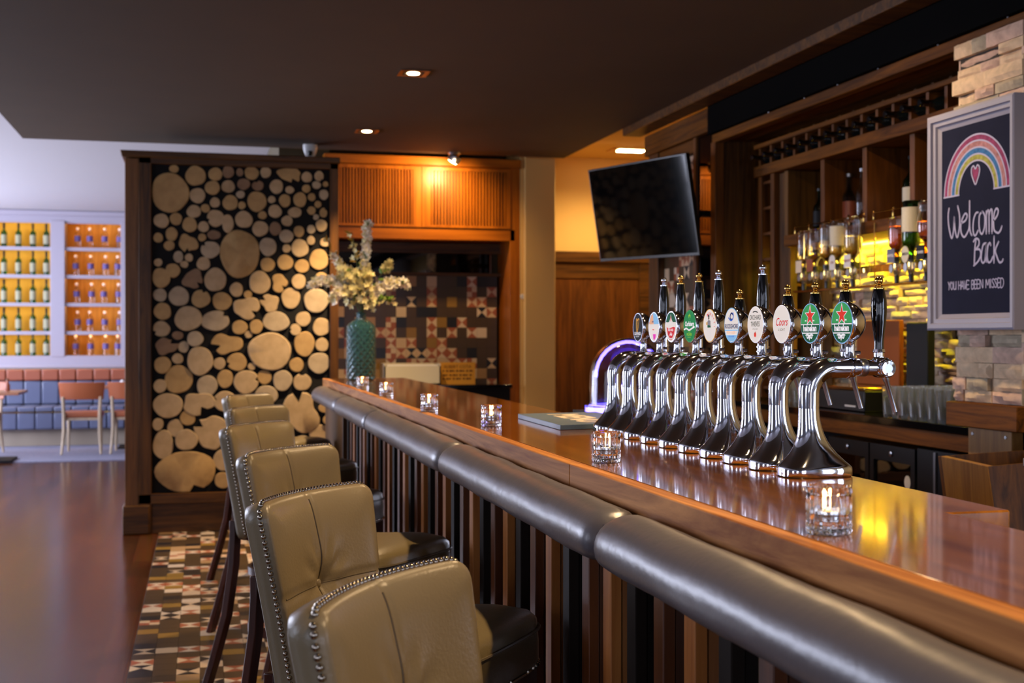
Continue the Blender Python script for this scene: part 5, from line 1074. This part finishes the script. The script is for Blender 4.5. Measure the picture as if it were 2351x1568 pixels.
gb = bottle('clear_bottle', [(.036, 0), (.040, .005), (.040, .16), (.037, .178), (.020, .198), (.0155, .21), (.0155, .235), (.017, .24), (.017, .255)], 'clear', 18); build('label', G().lathe([(.0407, .085), (.0407, .155)], seg=18, caps=False), plain('violet_label', '5a4a8c', .5), gb, recalc=False); build('cap', G().lathe([(.0185, .238), (.0185, .262), (.015, .265)], seg=14), 'wht', gb)
ga['group'] = 'green bottles in the yellow lit bay'; gb['group'] = 'clear bottles in the orange lit bay'
SN = ['bottom', 'second', 'middle', 'fourth', 'top']; fa = fb_ = True; CN = ['first', 'second', 'third', 'fourth']
for k, z in enumerate(SZ):
    for i in range(4):
        o = ga if fa else dup(ga, (0, 0, 0)); fa = False; o.location = (-2.48+i*.172+.004*((k*3+i) % 3), 17.17, z+.0005)
        o['label'] = 'green labelled bottle %s from left on the %s shelf of the yellow lit bay' % (CN[i], SN[k])
        o = gb if fb_ else dup(gb, (0, 0, 0)); fb_ = False; o.location = (-1.60+i*.175+.012*((k*2+i) % 3), 17.17, z+.0005)
        o['label'] = 'clear bottle %s from left on the %s shelf of the orange lit bay' % (CN[i], SN[k])
bq = thing('banquette', 'long padded wall bench in slate blue and rust leather', 'bench', (-1.6, 16.6, 0))
build('plinth', G().box(-4.6, 16.30, .013, .45, 16.95, .20), 'panel', bq)
build('base_front', G().box(-4.6, 16.25, .20, .45, 16.30, .22), 'panel', bq)
rows = [('seat_front', 16.18, 16.34, .22, .43, 'navy'), ('seat', 16.20, 16.80, .43, .50, 'navy'), ('backrest', 16.80, 16.93, .50, .80, 'navy'), ('back_top', 16.78, 16.93, .80, .945, 'rust')]
for nm, ya, yb, za, zb, mt in rows:
    g = G(); x = -4.5
    while x < .40: g.box(x+.003, ya, za+.002, x+.207, yb, zb-.002); x += .21
    build(nm, g, mt, bq, bevel=.018, seg=3, smooth=60)
build('seat_piping', G().box(-4.5, 16.175, .427, .40, 16.20, .437), 'brass', bq)
build('back_frame', G().box(-4.6, 16.93, .20, .45, 17.0, .95), 'panel', bq)
def make_chair():
    r = thing('dining_chair', '', 'chair', (0, 0, 0), 0, 'tan leather dining chairs'); W = .46
    g = G()
    def bkf(o):
        return lambda u, v: ((.255-.02*(1-v))*math.sin((u-.5)*2.0)/math.sin(1.0), -.23+.10*(1-math.cos((u-.5)*2.0))*1.2+o-(.03*v), .625+.20*v)
    g.grid(bkf(0), 20, 6); nb = len(g.V); g.grid(bkf(-.035), 20, 6)
    w_ = 21; ring = [i for i in range(20)]+[j*w_+20 for j in range(6)]+[6*w_+20-i for i in range(20)]+[(6-j)*w_ for j in range(6)]
    for i in range(len(ring)):
        j = (i+1) % len(ring); g.F.append((ring[i], ring[j], nb+ring[j], nb+ring[i])); g.I.append(0)
    build('backrest', g, 'chairleather', r, smooth=50, bevel=.006)
    g = G().prism([(-.20, -.2), (.20, -.2), (.225, .12), (.18, .23), (-.18, .23), (-.225, .12)], .415, .48); build('seat', g, 'chairleather', r, bevel=.02, seg=3)
    g = G().prism([(-.19, -.19), (.19, -.19), (.21, .12), (-.21, .12)], .385, .415); build('seat_rail', g, 'palewood', r)
    for s_ in (-1, 1):
        build('leg', G().tube([(s_*.205, -.235, .66), (s_*.195, -.215, .45), (s_*.195, -.225, .25), (s_*.215, -.30, 0)], [.018, .02, .019, .013], 12), 'palewood', r)
        build('leg', G().tube([(s_*.18, .17, .40), (s_*.185, .18, 0)], [.021, .013], 12), 'palewood', r)
    return r
h0 = make_chair(); CHP = [(-1.335, 15.25, 0), (-0.8, 15.25, 0), (-2.46, 15.2, 3.142)]
CHL = ['tan leather dining chair with pale legs, fully visible before the blue bench', 'tan leather dining chair partly hidden behind the log partition', 'tan leather dining chair cut off by the left edge of the picture']
for i, (x, y, a) in enumerate(CHP):
    o = h0 if i == 0 else dup(h0, (x, y, .0125)); o.location = (x, y, .0125); o.rotation_euler = (0, 0, a); o['label'] = CHL[i]
def table(x, y, label, w=.70, d=.70):
    r = thing('dining_table', label, 'table', (x, y, 0), 0, 'dining tables by the banquette')
    build('table_top', G().box(x-w/2, y-d/2, .735, x+w/2, y+d/2, .765), 'tabletop', r, bevel=.004)
    build('pedestal', G().lathe([(.05, .03), (.05, .735)], (x, y, 0), 20), 'navy', r); build('base', G().box(x-.24, y-.24, .0125, x+.24, y+.24, .035), 'charcoal', r, bevel=.006)
table(-2.22, 14.45, 'dining table with pink-brown top at the left edge of the picture', .66, .74)
table(-.74, 15.82, 'dining table mostly hidden behind the log partition', .90, .56)
t = thing('cruet_bottle', 'brown sauce bottle on the dining table at the left edge', 'bottle', (-2.06, 14.5, .765))
build('glass', G().lathe([(.028, 0), (.028, .07), (.014, .09), (.014, .12)], (-2.06, 14.5, .7655), 16), 'rust', t); build('cap', G().lathe([(.016, .12), (.016, .135)], (-2.06, 14.5, .7655), 14), 'walnut', t)
tag(build('napkin', G().lathe([(.06, 0), (.045, .03), (.01, .075)], (-.93, 15.7, .7655), 8), 'wht'), 'white folded napkin on the table behind the log partition', 'napkin')
tag(build('lamp_globe', G().sph((-2.2, 14.4, .815), .05, 20), 'wht'), 'round white globe on the dining table at the left edge', 'ornament')
t = thing('bell_push', 'small round white switch on the cream pier', 'switch', (2.463, 9.44, 1.67))
build('plate', G().lathe([(.02, 0), (.018, -.008)], (2.462, 9.499, 1.675), 20, 'y'), 'wht', t)
